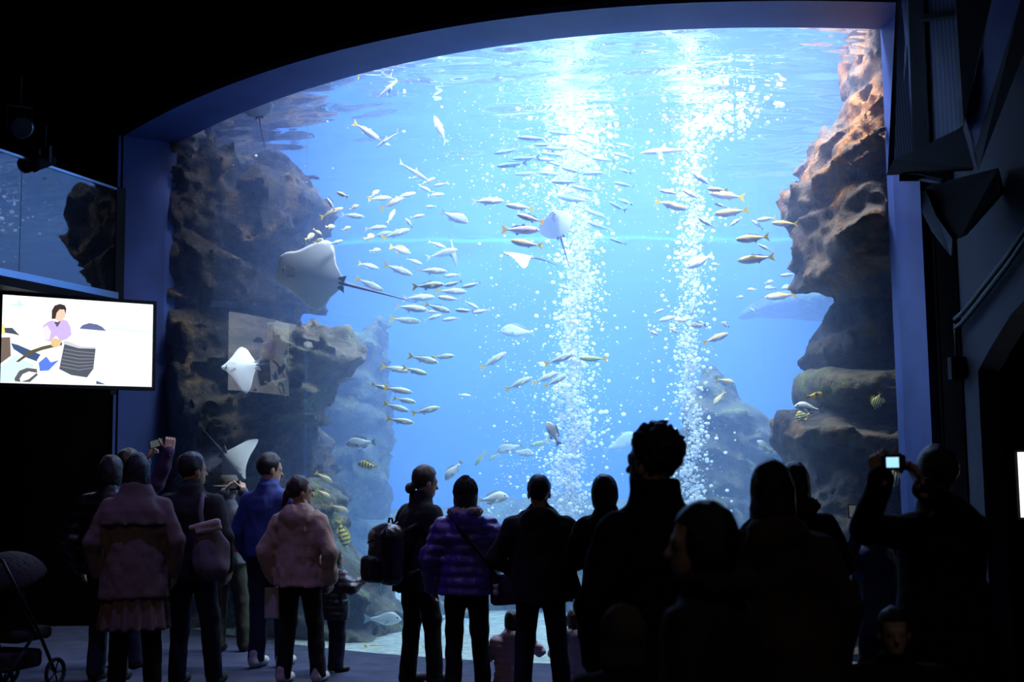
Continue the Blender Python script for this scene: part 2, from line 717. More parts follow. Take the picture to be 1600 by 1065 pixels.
rock_right = rock_material('rock_orange_brown', (0.30, 0.20, 0.12), (0.08, 0.07, 0.065), (0.55, 0.24, 0.07), 0.35)
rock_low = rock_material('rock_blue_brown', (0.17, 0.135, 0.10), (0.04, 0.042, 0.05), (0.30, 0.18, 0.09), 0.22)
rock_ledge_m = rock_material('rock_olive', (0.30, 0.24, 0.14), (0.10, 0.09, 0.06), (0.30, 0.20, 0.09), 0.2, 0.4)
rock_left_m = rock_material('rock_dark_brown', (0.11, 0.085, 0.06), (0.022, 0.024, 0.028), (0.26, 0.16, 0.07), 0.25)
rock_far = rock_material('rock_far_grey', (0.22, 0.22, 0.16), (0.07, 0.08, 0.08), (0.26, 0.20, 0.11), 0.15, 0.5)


def poly_sd(PX, PZ, poly):
    """signed distance to a polygon (negative inside), arrays PX, PZ"""
    d = np.full(PX.shape, 1e9)
    s = np.ones(PX.shape)
    n = len(poly)
    for i in range(n):
        ax, az = poly[i]
        bx, bz = poly[i - 1]
        ex, ez = bx - ax, bz - az
        wx, wz = PX - ax, PZ - az
        t = np.clip((wx * ex + wz * ez) / (ex * ex + ez * ez + 1e-12), 0, 1)
        d = np.minimum(d, (wx - ex * t) ** 2 + (wz - ez * t) ** 2)
        c1 = PZ >= az
        c2 = PZ < bz
        c3 = ex * wz > ez * wx
        flip = (c1 & c2 & c3) | (~c1 & ~c2 & ~c3)
        s = np.where(flip, -s, s)
    return s * np.sqrt(d)


def gy_arr(x):
    return np.polyval(_gc, np.clip(x, GX0, GX1))


def rock(name, pxpoly, Y, T, W, amp, seed, m, label, h=0.045, tilt=0.5, sc=1.0, slope=0.0):
    poly = [(p.x, p.z) for p in (at(x, y, Y) for x, y in pxpoly)]
    xs_ = [p[0] for p in poly]
    zs_ = [p[1] for p in poly]
    pad = amp + .1
    lo = (min(xs_) - pad, Y - T - pad, max(min(zs_) - pad, -.3))
    hi = (max(xs_) + pad, Y + T * .6 + pad, min(max(zs_) + pad, WATER_Z + .3))
    c, s = math.cos(tilt), math.sin(tilt)

    def f(X, Yg, Z):
        d2 = poly_sd(X[:, 0, :], Z[:, 0, :], poly)[:, None, :]
        dy = (Yg - Y + slope * (Z - zs_[0])) / T
        dy = np.where(dy > 0, dy * 1.8, dy)
        a = np.maximum(d2 + W, 0)
        base = np.sqrt(a * a + (dy * W) ** 2) - W
        base = np.where(d2 + W < 0, np.abs(dy) * W - W, base)
        U = (X * c + Z * s) * sc
        Vv = (-X * s + Z * c) * sc
        Yy = Yg * sc
        wq = .55 * noise3(U * .8, Yy * .8, Vv * .8, seed + 3) + .22 * noise3(U * 2.1, Yy * 2.1, Vv * 2.1, seed + 4)
        t1 = Vv * 1.7 + U * .25 + wq * 1.6
        saw = t1 - np.floor(t1)
        saw = np.where(saw > .86, (1 - saw) / .14, saw / .86)               # tilted ledges with sharp lips
        n1 = 1 - 2 * np.abs(noise3(U * 1.0, Yy * 1.1, Vv * 1.6, seed))
        n2 = 1 - 2 * np.abs(noise3(U * 3.1, Yy * 3.1, Vv * 4.0, seed + 1))
        n3 = 1 - 2 * np.abs(noise3(U * 8, Yy * 8, Vv * 9, seed + 2))
        k = np.clip(T / max(W, .01), 1, 3)
        r_ = base * k * .6 - amp * (.55 * n1 + .75 * (saw - .5) + .52 * n2 + .32 * n3) + amp * .42
        return np.maximum(r_, gy_arr(X) + .06 + .2 * ((X < GX0) | (X > GX1)) - Yg)
    v, q = surface_nets(f, lo, hi, h)
    me = mesh_from_arrays(name, [(v, q)])
    return tag(link(name, me, m), label, 'rock')


rock('rock_cliff', [(1325, 5), (1322, 100), (1340, 160), (1312, 180), (1285, 210), (1268, 240), (1250, 290), (1234, 315), (1232, 342), (1250, 365), (1242, 400), (1244, 440), (1254, 452), (1290, 448), (1322, 462), (1345, 480), (1500, 480), (1500, 5)],
     11.9, 1.15, .42, .21, 1, rock_right, 'tall orange-brown rock overhang against the window jamb, above the deep notch', .030, tilt=.55)
rock('rock_block', [(1345, 455), (1300, 488), (1272, 535), (1260, 560), (1270, 583), (1300, 588), (1500, 588), (1500, 455)],
     12.3, 1.0, .3, .15, 5, rock_low, 'dark squarish rock block right under the overhang notch', .036, tilt=.2)
rock('rock_ledge', [(1268, 580), (1248, 592), (1246, 615), (1256, 642), (1290, 655), (1500, 660), (1500, 575)],
     12.15, 1.15, .22, .07, 9, rock_ledge_m, 'smooth olive rock ledge behind the white sea bream', .036, tilt=.0)
rock('rock_boulder', [(1255, 650), (1218, 662), (1212, 690), (1225, 720), (1218, 760), (1205, 850), (1205, 1060), (1500, 1060), (1500, 640)],
     12.1, 1.1, .4, .2, 13, rock_low, 'big dark brown boulder at the foot of the rock pillar', .04, tilt=.3)
rock('rock_outcrop', [(1090, 602), (1112, 592), (1136, 612), (1162, 640), (1190, 668), (1212, 720), (1220, 830), (1000, 830), (1000, 760), (1040, 700), (1075, 660)],
     15.3, .8, .4, .18, 17, rock_far, 'pointed rock outcrop lit green on top, beyond the thin bubble plume', .05, tilt=-.6)
rock('rock_shelf', [(1150, 495), (1200, 466), (1260, 452), (1340, 450), (1760, 450), (1760, 510), (1340, 505), (1230, 497)],
     19.0, .8, .25, .12, 21, rock_far, 'faint blue rock shelf seen far back through the notch', .07, tilt=.1)
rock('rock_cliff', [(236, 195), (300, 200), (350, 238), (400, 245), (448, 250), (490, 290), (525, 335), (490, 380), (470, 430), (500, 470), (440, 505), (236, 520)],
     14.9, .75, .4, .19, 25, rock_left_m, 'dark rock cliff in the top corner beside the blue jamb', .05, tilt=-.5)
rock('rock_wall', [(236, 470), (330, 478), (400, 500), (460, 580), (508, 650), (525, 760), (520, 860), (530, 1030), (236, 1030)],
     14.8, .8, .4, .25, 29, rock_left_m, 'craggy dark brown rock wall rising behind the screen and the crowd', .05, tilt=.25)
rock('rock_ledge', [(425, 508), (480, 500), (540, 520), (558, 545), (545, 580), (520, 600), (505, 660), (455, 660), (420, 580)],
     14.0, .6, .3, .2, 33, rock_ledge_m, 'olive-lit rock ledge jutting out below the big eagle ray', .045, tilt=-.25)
rock('rock_stack', [(545, 530), (590, 500), (612, 540), (606, 600), (616, 680), (600, 800), (480, 800), (500, 640)],
     17.0, .7, .35, .2, 37, rock_far, 'hazy blue rock stack behind the olive ledge', .07, tilt=-.3)
rock('rock_heap', [(425, 790), (470, 762), (520, 780), (545, 850), (560, 890), (600, 902), (625, 950), (660, 1000), (690, 1060), (425, 1060)],
     13.3, .7, .35, .2, 45, rock_far, 'weedy rock heap on the tank floor behind the small child', .045, tilt=-.5)
rock('rock_mound', [(430, 830), (560, 790), (700, 800), (860, 770), (960, 790), (1100, 770), (1250, 800), (1250, 1000), (430, 1000)],
     18.6, 1.2, .5, .25, 49, rock_far, 'low blue-hazed rock mound along the back of the tank', .08, tilt=-.1)
rock('rock_slope', [(690, 925), (780, 900), (850, 860), (960, 830), (1080, 860), (1210, 900), (1210, 1060), (690, 1060)],
     14.6, .9, .4, .2, 53, rock_far, 'broken reef slope on the tank floor behind the standing visitors', .06, tilt=.1)

# ================================================================== fish
def fish_material(name, belly, flank, back, stripe=None, bars=None, rough=0.35):
    """colour runs from belly to back on the fish's own height; stripe = (z0, z1, colour); bars = (count, colour)"""
    m = bpy.data.materials.new(name)
    m.use_nodes = True
    nt = m.node_tree
    b = nt.nodes['Principled BSDF']
    b.inputs['Roughness'].default_value = rough
    b.inputs['Specular IOR Level'].default_value = 0.6
    tc = nt.nodes.new('ShaderNodeTexCoord')
    sp = nt.nodes.new('ShaderNodeSeparateXYZ')
    nt.links.new(tc.outputs['Generated'], sp.inputs[0])
    r = nt.nodes.new('ShaderNodeValToRGB')
    e = r.color_ramp.elements
    e[0].position, e[0].color = 0.28, (*belly, 1)
    e[1].position, e[1].color = 0.80, (*back, 1)
    x = e.new(0.52)
    x.color = (*flank, 1)
    if stripe:
        for p, c in ((stripe[0] - .03, flank), (stripe[0], stripe[2]), (stripe[1], stripe[2]), (stripe[1] + .03, back)):
            x = e.new(p)
            x.color = (*c, 1)
    nt.links.new(sp.outputs['Z'], r.inputs[0])
    col = r.outputs[0]
    if bars:
        mu = nt.nodes.new('ShaderNodeMath')
        mu.operation = 'MULTIPLY'
        mu.inputs[1].default_value = bars[0]
        nt.links.new(sp.outputs['X' if len(bars) < 3 else bars[2]], mu.inputs[0])
        fr = nt.nodes.new('ShaderNodeMath')
        fr.operation = 'FRACT'
        nt.links.new(mu.outputs[0], fr.inputs[0])
        gt = nt.nodes.new('ShaderNodeMath')
        gt.operation = 'LESS_THAN'
        gt.inputs[1].default_value = 0.36
        nt.links.new(fr.outputs[0], gt.inputs[0])
        mx = nt.nodes.new('ShaderNodeMix')
        mx.data_type = 'RGBA'
        mx.inputs[7].default_value = (*bars[1], 1)
        nt.links.new(gt.outputs[0], mx.inputs[0])
        nt.links.new(col, mx.inputs[6])
        col = mx.outputs[2]
    n = nt.nodes.new('ShaderNodeTexNoise')
    n.inputs['Scale'].default_value = 60
    nt.links.new(tc.outputs['Object'], n.inputs['Vector'])
    bp = nt.nodes.new('ShaderNodeBump')
    bp.inputs['Strength'].default_value = 0.15
    bp.inputs['Distance'].default_value = 0.01
    nt.links.new(n.outputs['Fac'], bp.inputs['Height'])
    nt.links.new(bp.outputs['Normal'], b.inputs['Normal'])
    nt.links.new(col, b.inputs['Base Color'])
    return m


YEL = (0.85, 0.62, 0.05)
fin_y = mat('fin_yellow', YEL, 0.5)
fin_o = mat('fin_orange', (0.85, 0.42, 0.06), 0.5)
fin_p = mat('fin_pale', (0.70, 0.74, 0.72), 0.5)
fin_b = mat('fin_blue_grey', (0.25, 0.38, 0.45), 0.5)
fin_d = mat('fin_dark', (0.12, 0.10, 0.08), 0.5)
eye_m = mat('fish_eye', (0.01, 0.01, 0.012), 0.15, spec=0.8)


def ell(t, pts):
    return float(np.interp(t, [p[0] for p in pts], [p[1] for p in pts]))


def smoothpts(pts, n):
    xs_ = np.linspace(0, 1, n)
    px_ = np.array([p[0] for p in pts])
    py_ = np.array([p[1] for p in pts])
    # monotone-ish cubic through the points
    out_ = []
    m_ = np.gradient(py_, px_)
    for x in xs_:
        k = int(np.clip(np.searchsorted(px_, x) - 1, 0, len(px_) - 2))
        h_ = px_[k + 1] - px_[k]
        t = (x - px_[k]) / h_
        out_.append((2 * t**3 - 3 * t**2 + 1) * py_[k] + (t**3 - 2 * t**2 + t) * h_ * m_[k] + (-2 * t**3 + 3 * t**2) * py_[k + 1] + (t**3 - t**2) * h_ * m_[k + 1])
    return np.array(out_)


def loft_body(top, bot, wid, x0=.5, x1=-.34, n=16, k=12, bend=0.0):
    T = smoothpts(top, n)
    B = smoothpts(bot, n)
    W = smoothpts(wid, n)
    mb = MB()
    vs = []
    for i in range(n):
        u = i / (n - 1)
        x = x0 + (x1 - x0) * u
        for j in range(k):
            a = 2 * math.pi * j / k
            z = math.sin(a)
            zz = T[i] * z if z > 0 else B[i] * -z
            vs.append((x, math.cos(a) * max(W[i], .002) + bend * (u * u), zz))
    fs = [(i * k + j, i * k + (j + 1) % k, (i + 1) * k + (j + 1) % k, (i + 1) * k + j) for i in range(n - 1) for j in range(k)]
    fs += [tuple(range(k - 1, -1, -1)), tuple((n - 1) * k + j for j in range(k))]
    mb.add(vs, fs)
    return mb


def fin(poly, th=.006, y=0.0):
    mb = MB()
    mb.prism([(p[0], p[1]) for p in poly], 1, y - th, y + th)
    return mb


def side_fin(poly, y, splay=.5, th=.004):
    """pectoral fins: poly in (x, z), swung out to each side"""
    out_ = []
    for sgn in (1, -1):
        f = MB()
        f.prism(poly, 1, -th, th)
        xref = max(p[0] for p in poly)
        f.v = [(v[0], sgn * (y + abs(xref - v[0]) * splay) + v[1], v[2]) for v in f.v]
        out_.append(f)
    return out_


def eyes(x, y, z, r):
    out_ = []
    for sgn in (1, -1):
        mb = MB()
        mb.tube([(x, sgn * (y - r * .5), z), (x, sgn * (y + r * .15), z), (x, sgn * (y + r * .35), z)], [r, r, r * .55], 8)
        out_.append(mb)
    return out_


SPEC = {}


def species(key, top, bot, wid, tail, dorsal, anal, pect, eye, mbody, mtail, mfin, bend=0.0, x1=-.34):
    d = {'parts': []}
    body = loft_body(top, bot, wid, x1=x1, bend=bend)
    d['body'] = body.mesh(key + '_body')
    d['body'].materials.append(mbody)
    d['body'].polygons.foreach_set('use_smooth', [True] * len(d['body'].polygons))
    allmb = MB()
    allmb.add(body.v, body.f, 0)

    def part(nm, mb, mm, mi):
        if bend:
            mb.v = [(v[0], v[1] + bend * ((.5 - v[0]) / (.5 - x1)) ** 2, v[2]) for v in mb.v]
        me = mb.mesh(key + '_' + nm)
        me.materials.append(mm)
        d['parts'].append((nm, me))
        allmb.add(mb.v, mb.f, mi)
    part('tail_fin', fin(tail), mtail, 1)
    part('dorsal_fin', fin(dorsal), mfin, 2)
    if anal:
        part('anal_fin', fin(anal), mfin, 2)
    if pect:
        for f_ in side_fin(*pect):
            part('pectoral_fin', f_, mfin, 2)
    for e in eyes(*eye):
        part('eye', e, eye_m, 3)
    me = allmb.mesh(key + '_small')
    for mm in (mbody, mtail, mfin, eye_m):
        me.materials.append(mm)
    me.polygons.foreach_set('use_smooth', [True] * len(me.polygons))
    d['small'] = me
    SPEC[key] = d


FORK = [(-.32, .018), (-.40, .07), (-.50, .135), (-.475, .07), (-.44, .0), (-.475, -.07), (-.50, -.135), (-.40, -.07), (-.32, -.018)]
LUNA = [(-.33, .012), (-.40, .06), (-.50, .12), (-.465, .05), (-.435, 0), (-.465, -.05), (-.50, -.12), (-.40, -.06), (-.33, -.012)]
FANT = [(-.32, .035), (-.40, .08), (-.49, .13), (-.475, .05), (-.46, 0), (-.475, -.05), (-.49, -.13), (-.40, -.08), (-.32, -.035)]
jt = [(0, .004), (.08, .05), (.2, .085), (.4, .105), (.6, .09), (.85, .04), (1, .016)]
jb = [(0, -.004), (.08, -.05), (.2, -.085), (.4, -.11), (.6, -.095), (.85, -.04), (1, -.016)]
jw = [(0, .004), (.1, .04), (.35, .065), (.6, .055), (.85, .022), (1, .008)]
JD = [(.16, .095), (.06, .16), (.02, .105), (-.1, .115), (-.24, .055), (-.25, .045), (-.05, .09)]
JA = [(-.02, -.10), (-.08, -.145), (-.12, -.09), (-.25, -.05), (-.24, -.045), (-.1, -.08)]
JP = ([(.26, -.02), (.10, -.06), (.14, -.01)], .05, .35)
JE = (.42, .037, .02, .017)
m_jack = fish_material('jack_silver', (.88, .92, .92), (.82, .90, .90), (.40, .60, .62), (.56, .62, (.75, .68, .22)))
m_jackp = fish_material('jack_plain', (.90, .93, .93), (.80, .88, .90), (.42, .58, .62))
m_mack = fish_material('mackerel_blue', (.62, .82, .86), (.30, .58, .68), (.06, .22, .33))
m_amber = fish_material('amber_gold', (.92, .88, .86), (.92, .82, .74), (.86, .58, .16), (.60, .68, (.9, .6, .1)))
m_pink = fish_material('jack_mauve', (.70, .62, .70), (.58, .42, .52), (.42, .26, .36))
m_bream = fish_material('bream_grey', (.72, .78, .80), (.50, .60, .64), (.30, .38, .42))
m_white = fish_material('bream_white', (.85, .90, .90), (.80, .88, .88), (.62, .74, .74))
m_grey = fish_material('bream_brown', (.60, .58, .50), (.42, .40, .33), (.28, .26, .20))
m_snap = fish_material('snapper_pale', (.82, .85, .84), (.74, .76, .70), (.62, .58, .34), (.55, .60, (.85, .7, .15)))
m_sweet = fish_material('trevally_gold', (.70, .66, .20), (.72, .68, .16), (.60, .60, .14), None, (6, (.05, .06, .03)))
m_fox = fish_material('foxface', (.9, .62, .02), (.9, .60, .02), (.55, .32, .02), None, (2.2, (.03, .03, .03)))
m_butter = fish_material('striped_butterfly', (.88, .88, .60), (.90, .86, .45), (.85, .75, .10), None, (5.5, (.03, .03, .04), 'Z'))
m_red = fish_material('squirrel_red', (.75, .45, .40), (.70, .30, .24), (.60, .20, .14), None, (4, (.85, .70, .62), 'Z'))
m_green = fish_material('wrasse_green', (.55, .70, .30), (.40, .58, .22), (.20, .36, .14))

species('jack', jt, jb, jw, FORK, JD, JA, JP, JE, m_jack, fin_y, fin_p)
species('jack_bend', jt, jb, jw, FORK, JD, JA, JP, JE, m_jack, fin_y, fin_p, bend=-.07)
species('jackp', jt, jb, jw, LUNA, JD, JA, JP, JE, m_jackp, fin_p, fin_p)
species('mauve', jt, jb, jw, FORK, JD, JA, JP, JE, m_pink, fin_o, fin_d)
mt_ = [(p[0], p[1] * .78) for p in jt]
mb_ = [(p[0], p[1] * .80) for p in jb]
species('mackerel', mt_, mb_, jw, LUNA, [(p[0], p[1] * .8) for p in JD], [(p[0], p[1] * .8) for p in JA], JP, (.42, .036, .014, .014), m_mack, fin_b, fin_b)
species('mackerel_bend', mt_, mb_, jw, LUNA, [(p[0], p[1] * .8) for p in JD], [(p[0], p[1] * .8) for p in JA], JP, (.42, .036, .014, .014), m_mack, fin_b, fin_b, bend=-.08)
species('amber', jt, [(p[0], p[1] * 1.12) for p in jb], jw, FORK, JD, JA, JP, JE, m_amber, fin_y, fin_p)
bt = [(0, .01), (.06, .07), (.18, .16), (.35, .205), (.55, .17), (.8, .075), (1, .035)]
bb = [(0, -.01), (.06, -.05), (.2, -.11), (.4, -.15), (.6, -.135), (.85, -.06), (1, -.035)]
bw = [(0, .006), (.12, .05), (.35, .075), (.6, .06), (.85, .028), (1, .012)]
BD = [(.24, .19), (.18, .245), (.05, .24), (-.1, .20), (-.2, .15), (-.23, .09), (-.1, .13), (.1, .185)]
BA = [(-.02, -.13), (-.08, -.19), (-.18, -.14), (-.22, -.08), (-.12, -.11)]
BP = ([(.22, -.03), (.04, -.13), (.10, -.02)], .06, .4)
BE = (.385, .048, .055, .022)
species('bream', bt, bb, bw, FANT, BD, BA, BP, BE, m_bream, fin_b, fin_b)
species('white_bream', bt, bb, bw, FANT, BD, BA, BP, BE, m_white, fin_p, fin_p)
species('brown_bream', bt, bb, bw, FANT, BD, BA, BP, BE, m_grey, fin_d, fin_d)
st = [(p[0], p[1] * .78) for p in bt]
sb = [(p[0], p[1] * .92) for p in bb]
species('snapper', st, sb, bw, FANT, [(p[0], p[1] * .80) for p in BD], BA, BP, (.39, .047, .04, .02), m_snap, fin_y, fin_y)
species('trevally', bt, bb, bw, FORK, BD, BA, BP, BE, m_sweet, fin_y, fin_y)
species('foxface', st, sb, bw, FANT, [(p[0], p[1] * .95) for p in BD], BA, BP, BE, m_fox, fin_y, fin_y)
species('wrasse', [(p[0], p[1] * .95) for p in jt], jb, jw, FANT, JD, JA, JP, JE, m_green, fin_y, fin_y)
species('squirrel', st, sb, bw, FORK, [(p[0], p[1] * .85) for p in BD], BA, BP, (.39, .047, .04, .028), m_red, fin_o, fin_o)
ut = [(0, .01), (.08, .06), (.2, .2), (.45, .34), (.65, .30), (.88, .1), (1, .05)]
ub = [(0, -.01), (.08, -.06), (.2, -.18), (.45, -.32), (.65, -.29), (.88, -.1), (1, -.05)]
species('butterfly', ut, ub, bw, FANT, [(.2, .3), (.0, .42), (-.18, .40), (-.28, .2), (-.1, .25)], [(.1, -.3), (-.08, -.42), (-.22, -.34), (-.27, -.15)], BP, (.38, .048, .03, .025), m_butter, fin_y, fin_y)

KIND = {'jack': 'jack', 'jack_bend': 'jack', 'jackp': 'jack', 'mauve': 'jack', 'mackerel': 'mackerel', 'mackerel_bend': 'mackerel', 'amber': 'jack', 'bream': 'sea bream', 'white_bream': 'sea bream',
        'brown_bream': 'sea bream', 'snapper': 'snapper', 'trevally': 'trevally', 'foxface': 'rabbitfish', 'wrasse': 'wrasse', 'squirrel': 'squirrelfish', 'butterfly': 'butterflyfish'}
NAME = {'jack': 'jack_fish', 'jack_bend': 'jack_fish', 'jackp': 'jack_fish', 'mauve': 'jack_fish', 'mackerel': 'mackerel', 'mackerel_bend': 'mackerel', 'amber': 'jack_fish', 'bream': 'sea_bream', 'white_bream': 'sea_bream',
        'brown_bream': 'sea_bream', 'snapper': 'snapper', 'trevally': 'trevally', 'foxface': 'rabbitfish', 'wrasse': 'wrasse', 'squirrel': 'squirrelfish', 'butterfly': 'butterflyfish'}


def put_fish(key, x, y, L, ang, d, yaw, Y, label, group):
    """nose points right (d=1) or left (d=-1) in the picture; ang = nose up in degrees; yaw swings the nose away from us"""
    s = SPEC[key]
    p = at(x, y, Y)
    ln = L * Y / FPX / max(math.cos(R(yaw)), .25)
    big = L >= 26
    o = bpy.data.objects.new(NAME[key], s['body'] if big else s['small'])
    COL.objects.link(o)
    o.location = p
    rz = Matrix.Rotation(R(yaw) if d > 0 else math.pi - R(yaw), 4, 'Z')
    ry = Matrix.Rotation(-R(ang), 4, 'Y')
    o.rotation_euler = (rz @ ry).to_euler()
    o.scale = (ln, ln, ln)
    tag(o, label, KIND[key], group)
    if big:
        for nm, me in s['parts']:
            c = bpy.data.objects.new(nm, me)
            COL.objects.link(c)
            c.parent = o
    return o


ORD = ['topmost', 'second', 'third', 'fourth', 'fifth', 'sixth', 'seventh', 'eighth', 'ninth', 'tenth', 'eleventh', 'twelfth', 'thirteenth', 'fourteenth', 'fifteenth', 'sixteenth', 'seventeenth', 'eighteenth',
       'nineteenth', 'twentieth', 'twenty-first', 'twenty-second', 'twenty-third', 'twenty-fourth', 'twenty-fifth', 'twenty-sixth', 'twenty-seventh', 'twenty-eighth', 'twenty-ninth', 'thirtieth', 'thirty-first', 'thirty-second', 'thirty-third', 'thirty-fourth']


def school(rows, look, where, group, Y, spread=.5):
    """rows of (kind, x, y, length px, nose-up deg, facing, yaw); labels count down from the top of the school"""
    rows = sorted(rows, key=lambda r_: (r_[2], r_[1]))
    n = len(rows)
    for i, r_ in enumerate(rows):
        key, x, y, L, a, d = r_[:6]
        yaw = r_[6] if len(r_) > 6 else rng.uniform(-14, 14)
        o_ = 'lowest' if i == n - 1 else ORD[i] + ('' if i == 0 else ' down')
        Yf = Y + rng.uniform(-spread, spread)
        xg = at(x, y, Yf).x
        Yf = max(Yf, gy(xg) + .45)
        put_fish(key, x, y, L, a, d, yaw, Yf, '%s, %s %s' % (look[key] if isinstance(look, dict) else look, o_, where), group)


# mackerel milling around the head of the broad plume
M = 'mackerel'
MB2 = 'mackerel_bend'
school([(M, 834, 216, 52, 4, -1), (M, 880, 208, 48, 3, -1), (M, 921, 221, 42, 14, -1), (MB2, 952, 227, 24, 22, -1, 40), (MB2, 977, 227, 30, 18, -1, 25), (M, 974, 243, 38, 18, -1), (M, 792, 236, 42, -10, -1),
        (M, 822, 247, 46, 0, -1), (M, 800, 257, 50, -4, -1), (M, 873, 232, 48, 2, -1), (M, 866, 241, 44, 8, -1), (M, 914, 240, 36, 24, -1), (M, 943, 249, 40, 6, -1), (M, 824, 271, 42, -6, -1), (M, 861, 271, 48, 4, -1),
        (M, 868, 256, 36, 16, -1), (M, 895, 266, 38, 14, -1), (M, 928, 270, 48, 2, -1), (M, 884, 284, 48, -2, -1), (M, 914, 295, 44, 12, -1), (M, 898, 311, 58, 12, -1), (MB2, 976, 267, 18, 24, -1, 50),
        (MB2, 975, 288, 34, 16, -1, 20), (MB2, 976, 315, 22, 24, -1, 45), (MB2, 964, 322, 30, 32, -1, 35), (M, 934, 335, 42, 20, -1), (M, 936, 353, 42, 18, -1), (M, 966, 377, 30, 18, -1), (M, 854, 249, 44, 4, -1), (M, 851, 226, 36, -4, -1)],
       'slim blue-green mackerel', 'of the school round the broad plume head', 'mackerel around the broad bubble plume', 12.5, .5)
# jacks below the mackerel
school([('jackp', 762, 314, 52, 3, 1), ('jack', 812, 323, 46, 6, -1), ('mauve', 829, 341, 46, 14, -1), ('mauve', 813, 359, 62, -4, 1), ('amber', 823, 380, 52, 10, -1)],
       {'jackp': 'silver jack with pale tail', 'jack': 'blue-backed jack with yellow tail', 'mauve': 'mauve jack with orange tail', 'amber': 'rosy gold jack with orange back'},
       'of the five jacks beside the plume', 'jacks beside the broad plume', 11.9, .3)
# big loose school of silver jacks
J = 'jack'
JP_ = 'jackp'
school([(JP_, 675, 423, 48, -2, 1), (JP_, 707, 430, 28, -8, -1), (J, 669, 446, 52, 2, 1), (JP_, 708, 443, 31, -12, -1), (JP_, 737, 445, 33, -12, -1), (J, 705, 455, 50, -4, 1), (JP_, 654, 465, 52, 2, 1),
        (JP_, 702, 466, 38, 6, -1), (JP_, 643, 481, 52, -6, 1), (J, 684, 481, 44, -18, 1), (JP_, 673, 487, 20, 0, 1), (JP_, 676, 496, 30, 18, 1), (J, 633, 500, 50, -6, 1), (JP_, 705, 498, 30, -8, -1),
        (JP_, 726, 485, 31, 4, -1), (JP_, 752, 486, 30, -12, -1), (JP_, 737, 476, 26, -30, 1)],
       {'jack': 'silver jack with yellow tail', 'jackp': 'plain silver jack'}, 'in the dense school past the ray tail', 'jacks in the dense middle school', 12.4, .5)
school([(J, 661, 561, 50, -14, 1), (J, 692, 557, 38, 3, 1), (J, 618, 576, 46, -10, 1), (J, 648, 579, 42, -16, 1), (J, 595, 604, 32, -16, 1), (J, 622, 609, 46, -10, 1), (J, 632, 625, 38, -12, 1), (J, 619, 636, 44, -18, 1),
        (J, 665, 641, 46, 12, 1), (J, 625, 657, 45, -10, 1)],
       'silver jack with yellow tail', 'of ten low in open water', 'jacks in the low group', 12.3, .3)
school([(J, 771, 563, 48, 32, 1), (J, 873, 561, 50, 18, 1), (J, 810, 599, 48, 24, 1), (J, 852, 590, 44, 22, 1), (J, 868, 595, 40, 26, 1), ('wrasse', 927, 560, 44, 2, -1)],
       {'jack': 'climbing silver jack with yellow tail', 'wrasse': 'pale green wrasse'}, 'of those crossing the broad plume', 'fish crossing the broad plume', 12.6, .3)
# mixed small fish upper left
S = 'snapper'
school([(J, 573, 205, 48, -28, 1, 25), ('jackp', 688, 203, 44, 62, -1, 40)],
       {'jack': 'pale jack with big yellow tail', 'jackp': 'white jack nose-up under the surface'}, 'of the pair near the surface', 'fish near the surface', 12.8, .2)
school([(JP_, 667, 284, 30, 24, 1), ('mauve', 689, 288, 26, -10, -1), (JP_, 667, 296, 24, 28, -1), (JP_, 681, 304, 28, 6, 1), (JP_, 673, 323, 18, 8, -1, 40), (JP_, 711, 340, 0, 0, 1)][:-1],
       {'jackp': 'small white jack', 'mauve': 'thin mauve jack'}, 'of the cluster under the shark', 'cluster under the small shark', 13.3, .3)
school([('snapper', 585, 303, 20, 40, 1, 30), (J, 593, 310, 38, 6, 1), ('amber', 613, 317, 44, 26, 1), (JP_, 634, 305, 34, 16, 1), ('amber', 535, 304, 22, 24, -1, 35), (JP_, 517, 319, 24, 55, -1, 30), ('amber', 518, 332, 40, 22, 1),
        (JP_, 551, 337, 38, -8, 1), (S, 553, 324, 18, 30, 1, 20), (JP_, 611, 338, 18, 50, 1, 60), (JP_, 639, 348, 18, 40, -1, 50), (JP_, 652, 338, 24, 10, 1), (JP_, 587, 356, 36, 4, 1), (JP_, 596, 366, 34, 12, 1), (J, 618, 365, 48, 18, 1),
        (S, 577, 371, 16, 20, 1, 60), (S, 516, 354, 14, 10, 1, 50), (S, 496, 362, 16, -30, 1, 20), (S, 484, 370, 14, 30, 1, 60), (S, 497, 376, 18, 20, 1), (S, 541, 357, 16, 24, 1, 30), (JP_, 524, 379, 26, 20, 1, 20),
        (S, 586, 391, 18, 12, 1, 30), (S, 625, 390, 32, -10, 1, 40), (J, 576, 415, 32, -10, 1, 30), (J, 622, 421, 50, -22, 1), (JP_, 647, 408, 28, -20, 1), (J, 577, 444, 50, -26, 1)],
       {'snapper': 'small yellow-backed snapper', 'jack': 'silver jack with yellow tail', 'jackp': 'white-sided jack', 'amber': 'orange-backed jack'}, 'in the school above the eagle ray', 'scattered school above the eagle ray', 12.8, .5)
school([(JP_, 683, 382, 30, -20, 1), (JP_, 690, 396, 52, 16, 1), ('bream', 710, 339, 48, -24, 1)],
       {'jackp': 'silver jack', 'bream': 'grey sea bream'}, 'of the three beside the diving shark', 'fish beside the diving shark', 12.9, .2)
